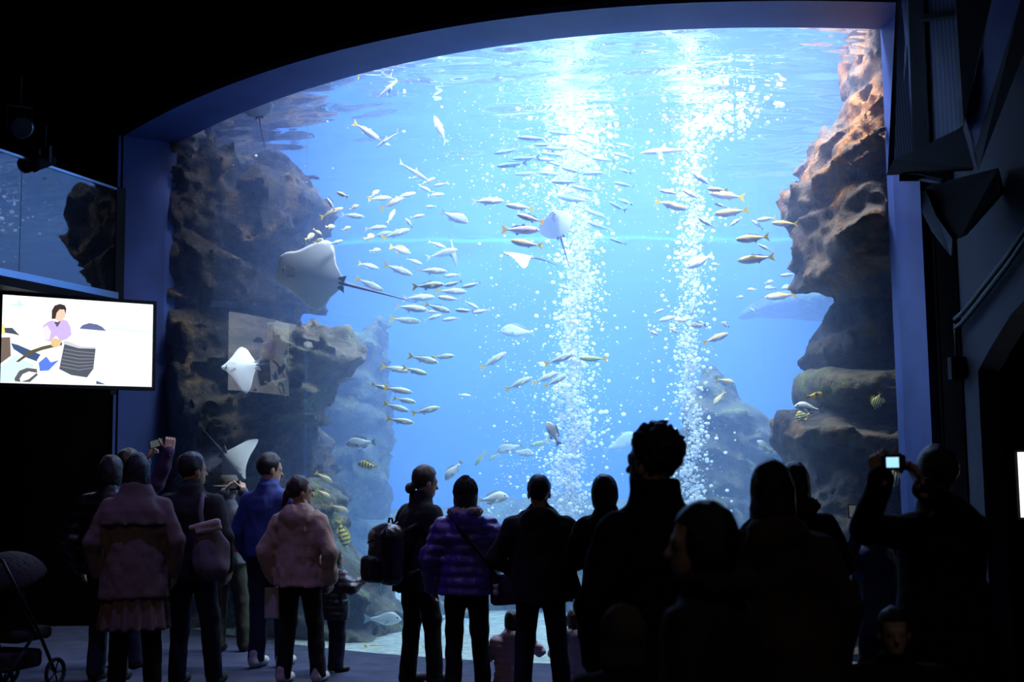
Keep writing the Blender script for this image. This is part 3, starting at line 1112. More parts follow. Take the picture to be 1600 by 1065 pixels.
# right-hand group by the cliff
A = 'amber'
school([(JP_, 1097, 280, 40, 38, -1), (JP_, 1046, 300, 34, 12, -1), (A, 1048, 320, 52, -18, 1), (JP_, 1081, 304, 36, 30, -1), (A, 1121, 296, 34, 4, -1), (A, 1136, 305, 58, 8, -1), (JP_, 1126, 321, 22, 20, -1),
        (A, 1143, 331, 56, -6, -1), (JP_, 1150, 346, 24, -36, -1), (JP_, 1104, 348, 34, 32, -1), (JP_, 1184, 351, 24, 40, -1), (A, 1197, 342, 32, -8, -1), (A, 1226, 349, 42, 2, -1), (A, 1176, 372, 56, -6, -1), (JP_, 1195, 387, 24, 26, -1),
        (A, 1181, 404, 58, -4, -1)],
       {'amber': 'gold-backed jack with yellow tail', 'jackp': 'pale blue jack'}, 'of the school beside the cliff', 'school by the cliff', 11.6, .3)
school([('white_bream', 1094, 408, 46, -24, -1), ('snapper', 1118, 413, 15, 0, -1), ('jackp', 1083, 476, 36, -75, -1), ('jackp', 1029, 486, 18, 20, 1), ('jackp', 1046, 497, 36, -14, -1), ('snapper', 1062, 500, 16, 10, -1, 50),
        ('snapper', 1020, 519, 18, -30, 1), ('snapper', 1052, 516, 16, -30, 1), ('brown_bream', 1091, 508, 26, 0, -1), ('brown_bream', 1133, 507, 13, 30, -1, 40), ('amber', 1118, 528, 44, 20, 1), ('snapper', 1134, 595, 28, -16, 1), ('snapper', 1124, 622, 30, -52, -1)],
       {'white_bream': 'pale sea bream', 'snapper': 'small yellow snapper', 'jackp': 'pale jack', 'brown_bream': 'small brown bream', 'amber': 'pink-white jack'}, 'along the thin plume', 'fish along the thin plume', 12.5, .4)
school([('bream', 1156, 464, 13, 0, 1), ('snapper', 1175, 452, 14, 5, -1), ('jackp', 1177, 485, 14, 40, -1), ('bream', 1201, 441, 16, 10, 1), ('bream', 1204, 450, 19, 0, -1), ('bream', 1232, 449, 22, -4, -1), ('jackp', 1232, 429, 28, -6, -1), ('amber', 1220, 462, 50, -4, -1)],
       {'bream': 'tiny blue bream', 'snapper': 'tiny yellow snapper', 'jackp': 'pale little jack', 'amber': 'orange jack'}, 'at the rock notch', 'fish at the rock notch', 12.6, .2)
# single fish
ONE = [('bream', 809, 518, 56, 4, -1, 8, 14.2, 'faint mauve sea bream hanging between the jack schools'),
       ('brown_bream', 864, 677, 42, 62, -1, 10, 12.6, 'brown sea bream standing head up beside the broad plume'),
       ('bream', 797, 700, 44, -14, -1, 5, 13.8, 'blue-grey bream with raised tail behind the bubbles'),
       ('bream', 817, 707, 36, -8, 1, 5, 13.6, 'rounded blue bream nose to the broad plume, low down'),
       ('wrasse', 843, 692, 32, -14, -1, 10, 13.9, 'green wrasse half hidden behind the brown sea bream'),
       ('wrasse', 750, 716, 28, -54, -1, 10, 13.6, 'small green wrasse diving steeply between two breams'),
       ('wrasse', 771, 714, 20, -30, -1, 10, 14.0, 'tiny green wrasse in front of the blue-grey bream'),
       ('bream', 564, 692, 48, -4, -1, 5, 12.6, 'light blue sea bream with forked tail above the striped trevally'),
       ('trevally', 575, 727, 34, 10, -1, 12, 12.6, 'yellow trevally with dark bars swimming level in open water'),
       ('snapper', 506, 746, 32, -34, 1, 5, 12.7, 'pale snapper with bright yellow tail above the hooded visitor'),
       ('snapper', 505, 771, 26, -34, 1, 15, 12.3, 'dull snapper just under the uppermost yellow-tailed one'),
       ('snapper', 530, 794, 32, -24, 1, 5, 12.7, 'pale snapper with yellow tail above the barred trevally'),
       ('snapper', 441, 776, 24, -20, 1, 5, 12.3, 'snapper showing its yellow tail between two visitors'),
       ('trevally', 535, 833, 46, -76, 1, 10, 12.6, 'yellow trevally with dark bars diving straight down'),
       ('trevally', 514, 852, 30, -40, 1, 10, 12.9, 'yellow barred trevally partly behind the hooded visitor'),
       ('bream', 598, 967, 58, -3, 1, 4, 12.15, 'large grey bream low over the rock heap'),
       ('snapper', 584, 1013, 32, -14, 1, 4, 12.1, 'white snapper with yellow tail just above the tank floor'),
       ('white_bream', 709, 735, 40, -48, -1, 12, 12.4, 'pale sea bream tilted head down above the knit hat'),
       ('white_bream', 770, 779, 50, 6, 1, 5, 12.0, 'bright white sea bream between the knit hat and the standing man'),
       ('foxface', 663, 1013, 22, -40, -1, 10, 11.9, 'yellow rabbitfish close to the floor beside the dark boots'),
       ('foxface', 677, 1022, 26, -16, 1, 10, 11.7, 'yellow rabbitfish on the pale gravel between two visitors'),
       ('white_bream', 683, 958, 30, 40, -1, 20, 12.2, 'pale bream showing between the two women at hip height'),
       ('wrasse', 788, 884, 26, 30, 1, 10, 12.0, 'yellow-green wrasse by the elbow of the standing man'),
       ('squirrel', 790, 919, 20, -30, -1, 10, 12.2, 'small pink fish under the yellow-green wrasse'),
       ('foxface', 1272, 618, 34, 8, 1, 8, 11.2, 'yellow rabbitfish with dark patches over the olive ledge'),
       ('white_bream', 1264, 638, 46, 10, -1, 6, 10.95, 'white sea bream in front of the olive ledge'),
       ('butterfly', 1253, 650, 22, -10, -1, 30, 11.2, 'yellow butterflyfish tucked under the white sea bream'),
       ('butterfly', 1371, 626, 26, -70, -1, 20, 10.72, 'black and yellow striped butterflyfish against the rock'),
       ('butterfly', 1394, 745, 36, -80, -1, 20, 10.72, 'yellow butterflyfish seen behind the raised camera'),
       ('squirrel', 1306, 856, 38, 4, -1, 5, 11.0, 'red and white striped fish beside the elbow of the fur-hooded visitor'),
       ('snapper', 1292, 890, 20, -16, 1, 5, 11.0, 'small white fish with yellow fin under the red striped fish'),
       ('squirrel', 1302, 923, 12, 0, 1, 5, 11.0, 'tiny pink fish close to the handbag'),
       ('bream', 1195, 698, 30, 40, -1, 10, 12.2, 'white and blue bream pitched up beside the pointed outcrop'),
       ('bream', 970, 692, 64, 22, 1, 5, 16.4, 'large faint fish gliding far back behind the curly-haired man'),
       ('jackp', 726, 617, 20, -6, 1, 5, 14.5, 'tiny hazy jack alone below the climbing jacks')]
for key, x, y, L, a, d, yw, Yf, lab in ONE:
    put_fish(key, x, y, L, a, d, yw, max(Yf, gy(at(x, y, Yf).x) + .3), lab, None)


# ------------------------------------------------------------------ sharks
shark_m = fish_material('shark_grey', (.85, .88, .90), (.62, .66, .70), (.36, .40, .45))
shark_fin = mat('shark_fin', (.42, .46, .50), 0.5)
sk = {}
_b = loft_body([(0, .003), (.1, .035), (.28, .065), (.45, .07), (.7, .04), (.9, .018), (1, .012)], [(0, -.003), (.1, -.028), (.28, -.05), (.45, -.055), (.7, -.035), (.9, -.016), (1, -.01)],
               [(0, .006), (.08, .04), (.28, .062), (.5, .06), (.75, .03), (1, .008)], x1=-.36, n=20, k=14)
sk['body'] = _b.mesh('shark_body')
sk['body'].materials.append(shark_m)
sk['body'].polygons.foreach_set('use_smooth', [True] * len(sk['body'].polygons))
sk['parts'] = []
for nm, mbx in (('tail_fin', fin([(-.34, .012), (-.42, .07), (-.5, .13), (-.455, .04), (-.42, 0), (-.45, -.055), (-.40, -.04), (-.34, -.01)])),
                ('dorsal_fin', fin([(.14, .055), (.04, .145), (.01, .14), (.025, .065)])),
                ('second_dorsal_fin', fin([(-.2, .03), (-.245, .055), (-.25, .024)])),
                ('pelvic_fin', fin([(-.1, -.04), (-.16, -.075), (-.15, -.035)])),
                *[('pectoral_fin', f_) for f_ in side_fin([(.22, -.03), (.06, -.14), (.10, -.03)], .04, .9)]):
    me = mbx.mesh('shark_' + nm)
    me.materials.append(shark_fin)
    sk['parts'].append((nm, me))
for e in eyes(.43, .035, .008, .009):
    me = e.mesh('shark_eye')
    me.materials.append(eye_m)
    sk['parts'].append(('eye', me))


def put_shark(x, y, L, a, d, yaw, Y, label, roll=0):
    p = at(x, y, Y)
    ln = L * Y / FPX / max(math.cos(R(yaw)), .3)
    o = bpy.data.objects.new('shark', sk['body'])
    COL.objects.link(o)
    o.location = p
    o.rotation_euler = (Matrix.Rotation(R(yaw) if d > 0 else math.pi - R(yaw), 4, 'Z') @ Matrix.Rotation(-R(a), 4, 'Y') @ Matrix.Rotation(R(roll), 4, 'X')).to_euler()
    o.scale = (ln, ln, ln)
    tag(o, label, 'shark', 'sharks in the tank')
    for nm, me in sk['parts']:
        c = bpy.data.objects.new(nm, me)
        COL.objects.link(c)
        c.parent = o


put_shark(1042, 236, 84, -2, -1, 8, 12.3, 'pale shark cruising between the two bubble plumes')
put_shark(606, 218, 44, -26, -1, 25, 13.0, 'pinkish small shark nose down beside the yellow-tailed jack')
put_shark(646, 268, 54, -28, 1, 25, 13.2, 'small white shark with upright dorsal fin, nose down')
put_shark(708, 392, 50, -78, 1, 20, 13.4, 'bluish shark diving straight down through the jacks', 40)
put_shark(604, 140, 44, 42, 1, 20, 12.1, 'shark brushing the water surface near the window top')

# ------------------------------------------------------------------ rays
ray_top = mat('ray_slate', (.20, .20, .26), 0.5, noise=.25, nscale=6)
ray_bel = mat('ray_belly', (.88, .91, .92), 0.45, noise=.04, nscale=5)
ray_tail = mat('ray_tail', (.12, .11, .18), 0.5)


def ray_mesh(key, half, flap, flapl, nose=.5):
    """half: outline (x along body, half width) from nose to tail root, span along y; flap lifts the wing tips"""
    n = 30
    u = np.linspace(0, 1, n)
    xs_ = half[0][0] + (half[-1][0] - half[0][0]) * u
    W = smoothpts([((half[0][0] - h_[0]) / (half[0][0] - half[-1][0]), h_[1]) for h_ in half], n)
    sw = np.interp(xs_[::-1], [h_[0] for h_ in half][::-1], [h_[2] for h_ in half][::-1])[::-1]
    k = 17
    vt, vb = [], []
    for i in range(n):
        for j in range(k):
            s_ = -1 + 2 * j / (k - 1)
            y = s_ * W[i]
            x = xs_[i] - sw[i] * abs(s_) ** 1.6
            th = .055 * (1 - abs(s_) ** .9) * math.sin(math.pi * min(1, u[i] * .93 + .07)) ** .6 + .004
            lift = (flap if s_ > 0 else flapl) * (abs(y) ** 1.7)
            vt.append((x, y, lift + th))
            vb.append((x, y, lift - th * .6))
    mb = MB()
    g = lambda i, j: i * k + j
    K = n * k
    mb.add(vt + vb, [(g(i, j), g(i, j + 1), g(i + 1, j + 1), g(i + 1, j)) for i in range(n - 1) for j in range(k - 1)], 0)
    fb = [(K + g(i, j), K + g(i + 1, j), K + g(i + 1, j + 1), K + g(i, j + 1)) for i in range(n - 1) for j in range(k - 1)]
    ed = []
    for i in range(n - 1):
        ed += [(g(i, 0), g(i + 1, 0), K + g(i + 1, 0), K + g(i, 0)), (g(i, k - 1), K + g(i, k - 1), K + g(i + 1, k - 1), g(i + 1, k - 1))]
    for j in range(k - 1):
        ed += [(g(0, j), K + g(0, j), K + g(0, j + 1), g(0, j + 1)), (g(n - 1, j), g(n - 1, j + 1), K + g(n - 1, j + 1), K + g(n - 1, j))]
    mb.f += fb + ed
    mb.mi += [1] * len(fb) + [0] * len(ed)
    me = bpy.data.meshes.new(key)
    me.from_pydata(mb.v, [], mb.f)
    me.polygons.foreach_set('material_index', mb.mi)
    me.polygons.foreach_set('use_smooth', [True] * len(mb.f))
    me.materials.append(ray_top)
    me.materials.append(ray_bel)
    me.update()
    return me


EAG = [(.34, .02, 0), (.30, .05, 0), (.24, .10, .0), (.16, .22, .02), (.05, .50, .10), (-.08, .42, .10), (-.2, .24, .04), (-.3, .10, 0), (-.36, .04, 0)]
STG = [(.36, .03, 0), (.28, .16, .0), (.14, .36, .02), (0, .44, .05), (-.14, .40, .06), (-.28, .26, .05), (-.38, .08, 0)]
mouth_m = mat('ray_mouth', (.30, .26, .30), .6)


def put_ray(half, flap, flapl, x, y, wing_px, Y, M3, label, tail_len=.9, tail_bend=(0, 0), whole=True):
    """M3: 3x3 rotation of the ray (nose +x, wings +-y, back +z)"""
    p = at(x, y, Y)
    sc_ = wing_px * Y / FPX
    o = link('ray', ray_mesh('ray_disc', half, flap, flapl))
    o.location = p
    o.rotation_euler = M3.to_euler()
    o.scale = (sc_, sc_, sc_)
    tag(o, label, 'ray', 'rays in the tank')
    mb = MB()
    pts = [(half[-1][0] + .06 - tail_len * t, tail_bend[0] * t * t, .012 + tail_bend[1] * t * t) for t in np.linspace(0, 1, 9)]
    mb.tube(pts, [.026 * (1 - t) + .004 for t in np.linspace(0, 1, 9)], 6)
    mb.build('tail', ray_tail, o, True)
    for s_ in (1, -1):
        mb = MB()
        mb.prism([(half[-1][0] + .12, s_ * .05), (half[-1][0] - .04, s_ * .13), (half[-1][0] - .02, s_ * .03)], 2, -.006, .008)
        mb.build('pelvic_fin', ray_top, o)
        mb = MB()
        mb.tube([(half[0][0] - .09, s_ * .085, .02), (half[0][0] - .09, s_ * .095, .035)], [.018, .012], 8)
        mb.build('eye', eye_m, o)
    mb = MB()
    mb.box((half[0][0] - .10, 0, -.033), (.014, .075, .012))
    mb.build('mouth', mouth_m, o)
    for q in range(5):
        for s_ in (1, -1):
            mb = MB()
            mb.box((half[0][0] - .16 - q * .025, s_ * (.075 - q * .006), -.035), (.006, .035, .008), Matrix.Rotation(s_ * .35, 3, 'Z'))
            mb.build('gill_slit', mouth_m, o)
    return o


def basis(nose, wing):
    """rotation whose +x points along nose and +y roughly along wing"""
    n = Vector(nose).normalized()
    w_ = Vector(wing)
    w_ = (w_ - n * w_.dot(n)).normalized()
    b_ = n.cross(w_)
    return Matrix((n, w_, b_)).transposed()


# belly towards us: back axis points away (+Y world)
BIG = [(.47, .17, 0), (.40, .235, 0), (.25, .29, 0), (.10, .40, .0), (0, .50, .04), (-.10, .51, .10), (-.20, .42, .08), (-.32, .25, .03), (-.42, .16, 0), (-.5, .05, 0)]
put_ray(BIG, .45, .25, 483, 430, 112, 12.6, basis((-.95, .10, .26), (.16, -.40, .90)), 'big eagle ray showing its white belly, slate-edged, long thin tail', 1.15, (0, -.05))
put_ray(EAG, .9, .5, 374, 572, 82, 13.25, basis((-.92, -.22, -.08), (.50, .35, .80)), 'small white eagle ray gliding over the pale reflection', .62, (0, -.1))
put_ray(STG, .1, .1, 401, 160, 62, 12.85, basis((-.12, -.35, .95), (.95, -.25, .08)), 'white ray rising to the window top, thread-like tail hanging', .95)
put_ray(EAG, .5, .9, 366, 728, 92, 13.3, basis((.55, -.35, -.55), (-.35, .25, -1.0)), 'bright white ray with upturned wing over the visitor in the hat', .7)
put_ray(EAG, .6, .6, 283, 692, 52, 14.1, basis((.50, -.4, -.5), (.4, .3, .9)), 'little white ray beside the raised phone', .9, (0, .5))
put_ray(STG, .1, .1, 327, 716, 62, 13.75, basis((.05, -.3, -.95), (.95, -.1, .0)), 'dim grey ray hanging nose down between the two white rays', .95)
put_ray(STG, .5, .5, 870, 349, 66, 12.9, basis((-.25, -.55, .75), (.85, .1, .45)), 'pale ray tilted upward in front of the broad plume', .9)
put_ray(EAG, .6, .6, 809, 398, 66, 12.9, basis((-.95, -.25, .1), (.1, .9, .35)), 'pale ray seen edge-on under the rosy gold jack', .8, (0, .15))

# ================================================================== air bubbles
def ico(sub):
    bm = bmesh.new()
    bmesh.ops.create_icosphere(bm, subdivisions=sub, radius=1)
    v = np.array([tuple(x.co) for x in bm.verts])
    f = np.array([[x.index for x in fc.verts] for fc in bm.faces])
    bm.free()
    return v, f


bubble_m = bpy.data.materials.new('air_bubble')
bubble_m.use_nodes = True
nt = bubble_m.node_tree
_p = nt.nodes['Principled BSDF']
_p.inputs['Base Color'].default_value = (0.97, 0.99, 1, 1)
_p.inputs['Roughness'].default_value = 0.3
_tr = nt.nodes.new('ShaderNodeBsdfTranslucent')
_tr.inputs[0].default_value = (0.97, 0.99, 1, 1)
_mx = nt.nodes.new('ShaderNodeMixShader')
_mx.inputs[0].default_value = 0.55
nt.links.new(_p.outputs[0], _mx.inputs[1])
nt.links.new(_tr.outputs[0], _mx.inputs[2])
nt.links.new(_mx.outputs[0], nt.nodes['Material Output'].inputs[0])
_b1 = ico(1)
_b2 = ico(2)


def bubbles(name, pts, rad, label, cat):
    vs, fs, k = [], [], 0
    for p, r_ in zip(pts, rad):
        bv, bf = _b2 if r_ > .016 else _b1
        vs.append(bv * (r_, r_, r_ * .8) + np.array(p))
        fs.append(bf + k)
        k += len(bv)
    v = np.concatenate(vs)
    t = np.concatenate(fs)
    me = bpy.data.meshes.new(name)
    me.vertices.add(len(v))
    me.vertices.foreach_set('co', v.astype(np.float32).ravel())
    me.loops.add(len(t) * 3)
    me.loops.foreach_set('vertex_index', t.astype(np.int32).ravel())
    me.polygons.add(len(t))
    me.polygons.foreach_set('loop_start', np.arange(0, len(t) * 3, 3, dtype=np.int32))
    me.polygons.foreach_set('use_smooth', np.ones(len(t), dtype=bool))
    me.update(calc_edges=True)
    return tag(link(name, me, bubble_m), label, cat, kind='stuff')


def plume(curve, Y, n, rmin, rmax, zmax):
    """curve: (picture y, picture x centre, half width px)"""
    ys = np.array([c[0] for c in curve], float)
    xs_ = np.array([c[1] for c in curve], float)
    ws = np.array([c[2] for c in curve], float)
    pts, rad = [], []
    t = rng.random(n)
    for i in range(n):
        y = ys[0] + (ys[-1] - ys[0]) * t[i]
        cx = np.interp(y, ys, xs_)
        hw = np.interp(y, ys, ws)
        wob = .25 * hw * math.sin(y * .021) + .2 * hw * math.sin(y * .057 + 1)
        g = rng.normal()
        x = cx + wob + hw * .5 * (g if rng.random() < .8 else g * 2.4)
        p = at(x, y, Y)
        p.y += rng.normal() * hw * Y / FPX * .5
        if p.z > zmax or p.z < 0.02:
            continue
        pts.append(tuple(p))
        rad.append(rmin + (rmax - rmin) * rng.random() ** 4)
    return pts, rad


ZB = WATER_Z - .06
p_, r_ = plume([(198, 905, 34), (260, 905, 36), (330, 895, 30), (420, 900, 24), (520, 903, 22), (620, 893, 30), (720, 885, 30), (850, 885, 34), (1010, 880, 44)], 14.2, 9500, .006, .030, ZB)
bubbles('bubble_plume', p_, r_, 'broad white plume of air bubbles rising behind the standing man', 'bubbles')
p_, r_ = plume([(160, 1100, 30), (200, 1090, 30), (300, 1080, 24), (400, 1076, 20), (500, 1082, 24), (600, 1075, 14), (700, 1080, 20), (800, 1080, 26)], 13.4, 4600, .005, .026, ZB)
bubbles('bubble_plume', p_, r_, 'thinner plume of air bubbles rising above the curly-haired man', 'bubbles')
pts, rad = [], []
for _ in range(620):                                     # froth where the plumes break the surface
    big_ = rng.random() < .62
    c_ = at(905, 203, 14.2) if big_ else at(1104, 172, 13.4)
    w_ = (.22, .5) if big_ else (.26, .4)
    pts.append((c_.x + rng.normal() * w_[0] + (0 if big_ else .12), c_.y + rng.normal() * w_[1], ZB - abs(rng.normal()) * (.16 if big_ else .07)))
    rad.append(.010 + .030 * rng.random() ** 3)
for (cx, cy, sx, sy, n) in ((880, 240, 90, 60, 420), (850, 300, 30, 30, 200), (760, 230, 40, 60, 140), (990, 170, 70, 30, 120), (1110, 178, 35, 12, 260), (1180, 175, 50, 10, 60), (930, 470, 14, 40, 120),
                          (800, 480, 30, 90, 120), (770, 530, 20, 60, 60), (830, 640, 30, 50, 130), (810, 720, 25, 40, 120), (1000, 620, 25, 30, 40), (1030, 490, 30, 60, 70), (700, 110, 90, 25, 110), (620, 150, 120, 80, 70), (760, 800, 20, 12, 40), (930, 650, 12, 60, 60), (1050, 330, 30, 60, 60)):
    for _ in range(n):
        x, y = cx + rng.normal() * sx, cy + rng.normal() * sy
        Yb = rng.uniform(12.4, 14.6)
        p = at(x, y, Yb)
        if p.z < ZB:
            pts.append(tuple(p))
            rad.append(.005 + .014 * rng.random() ** 4)
bubbles('stray_bubbles', pts, rad, 'stray air bubbles drifting in the water around both plumes', 'bubbles')

# ================================================================== visitors
def smin(a, b, k):
    h_ = np.clip(.5 + .5 * (b - a) / k, 0, 1)
    return b * (1 - h_) + a * h_ - k * h_ * (1 - h_)


def cap(X, Y, Z, a, b, ra, rb):
    ab = (b[0] - a[0], b[1] - a[1], b[2] - a[2])
    l2 = ab[0] ** 2 + ab[1] ** 2 + ab[2] ** 2 + 1e-12
    px_, py_, pz_ = X - a[0], Y - a[1], Z - a[2]
    t = np.clip((px_ * ab[0] + py_ * ab[1] + pz_ * ab[2]) / l2, 0, 1)
    return np.sqrt((px_ - ab[0] * t) ** 2 + (py_ - ab[1] * t) ** 2 + (pz_ - ab[2] * t) ** 2) - (ra + (rb - ra) * t)


def elp(X, Y, Z, c, r_):
    return (np.sqrt(((X - c[0]) / r_[0]) ** 2 + ((Y - c[1]) / r_[1]) ** 2 + ((Z - c[2]) / r_[2]) ** 2) - 1) * min(r_)


def prof(X, Y, Z, rows, zlo, zhi):
    """body of elliptical sections: rows of (z, rx, ry, x offset, y offset)"""
    zz = [r_[0] for r_ in rows]
    rx = np.interp(Z, zz, [r_[1] for r_ in rows])
    ry = np.interp(Z, zz, [r_[2] for r_ in rows])
    xo = np.interp(Z, zz, [r_[3] for r_ in rows])
    yo = np.interp(Z, zz, [r_[4] for r_ in rows])
    d = (np.sqrt(((X - xo) / rx) ** 2 + ((Y - yo) / ry) ** 2) - 1) * np.minimum(rx, ry)
    return np.maximum(d, np.maximum(zlo - Z, Z - zhi))


def bbox(pts, pad):
    a = np.array(pts)
    return tuple(a.min(0) - pad), tuple(a.max(0) + pad)


def ik(S, W, l1, l2, pole):
    """elbow between S and W, bending towards pole"""
    S, W = Vector(S), Vector(W)
    d = W - S
    L = d.length
    if L > (l1 + l2) * .995:
        W = S + d * ((l1 + l2) * .995 / L)
        d = W - S
        L = d.length
    a = (l1 * l1 - l2 * l2 + L * L) / (2 * L)
    h_ = math.sqrt(max(l1 * l1 - a * a, 0))
    n = d.normalized()
    p = Vector(pole)
    p = (p - n * p.dot(n)).normalized()
    return S + n * a + p * h_, W


skin_m = mat('skin', (0.52, 0.32, 0.22), 0.55, noise=.06, nscale=20)
hair_dark = mat('hair_black', (0.012, 0.010, 0.010), 0.42, spec=.5, bump=.5, bscale=120)
hair_brown = mat('hair_dark_brown', (0.035, 0.018, 0.012), 0.42, spec=.5, bump=.5, bscale=120)
sole_m = mat('shoe_pale', (0.55, 0.53, 0.52), 0.6)
shoe_dark = mat('shoe_dark', (0.02, 0.018, 0.018), 0.55)
eyew_m = mat('eye_white', (.75, .74, .72), .3)


def hand_arrays(W, d, n, side, pose, s, h_):
    """W wrist, d finger direction, n palm-facing direction, side +1 when the thumb lies along d x n; pose: relaxed / grip / point / flat"""
    d = Vector(d).normalized()
    n = Vector(n)
    n = (n - d * n.dot(d)).normalized()
    t = d.cross(n) * side
    W = Vector(W)
    segs = [(W - d * .03 * s, W + d * .02 * s, .026 * s, .026 * s)]
    palm = [(W + d * .015 * s + t * o * s, W + d * .085 * s + t * o * 1.15 * s, .014 * s, .012 * s) for o in (-.026, -.009, .009, .026)]
    segs += palm
    curl = {'relaxed': (.35, .45, .4), 'grip': (.75, 1.0, .7), 'point': (1.1, 1.4, 1.0), 'flat': (.08, .1, .1)}[pose]
    for i, (o, ln) in enumerate(((.030, .072), (.010, .080), (-.010, .075), (-.029, .058))):
        c = curl
        if pose == 'point' and i == 0:
            c = (.02, .05, .05)
        p = W + d * .088 * s + t * o * s
        a = 0
        rr = .0088 * s
        for k, f in enumerate((.45, .32, .23)):
            a += c[k]
            q = p + (d * math.cos(a) + n * math.sin(a) + t * (o * 1.2 if k == 0 else 0)) * ln * f * s
            segs.append((p, q, rr, rr * .92))
            rr *= .92
            p = q
    p = W + d * .025 * s + t * .028 * s
    for k, (ln, aa) in enumerate(((.042, .9), (.03, .55), (.024, .3))):
        q = p + (d * math.cos(aa) + t * math.sin(aa) + n * (.35 if pose != 'flat' else .1)) * ln * s
        segs.append((p, q, .0125 * s - k * .0015 * s, .0115 * s - k * .0015 * s))
        p = q
    lo, hi = bbox([tuple(x) for sg in segs for x in sg[:2]], .035 * s)

    def f(X, Y, Z):
        r_ = None
        for a_, b_, ra, rb in segs:
            c_ = cap(X, Y, Z, a_, b_, ra, rb)
            r_ = c_ if r_ is None else smin(r_, c_, .006 * s)
        return r_
    return surface_nets(f, lo, hi, h_)


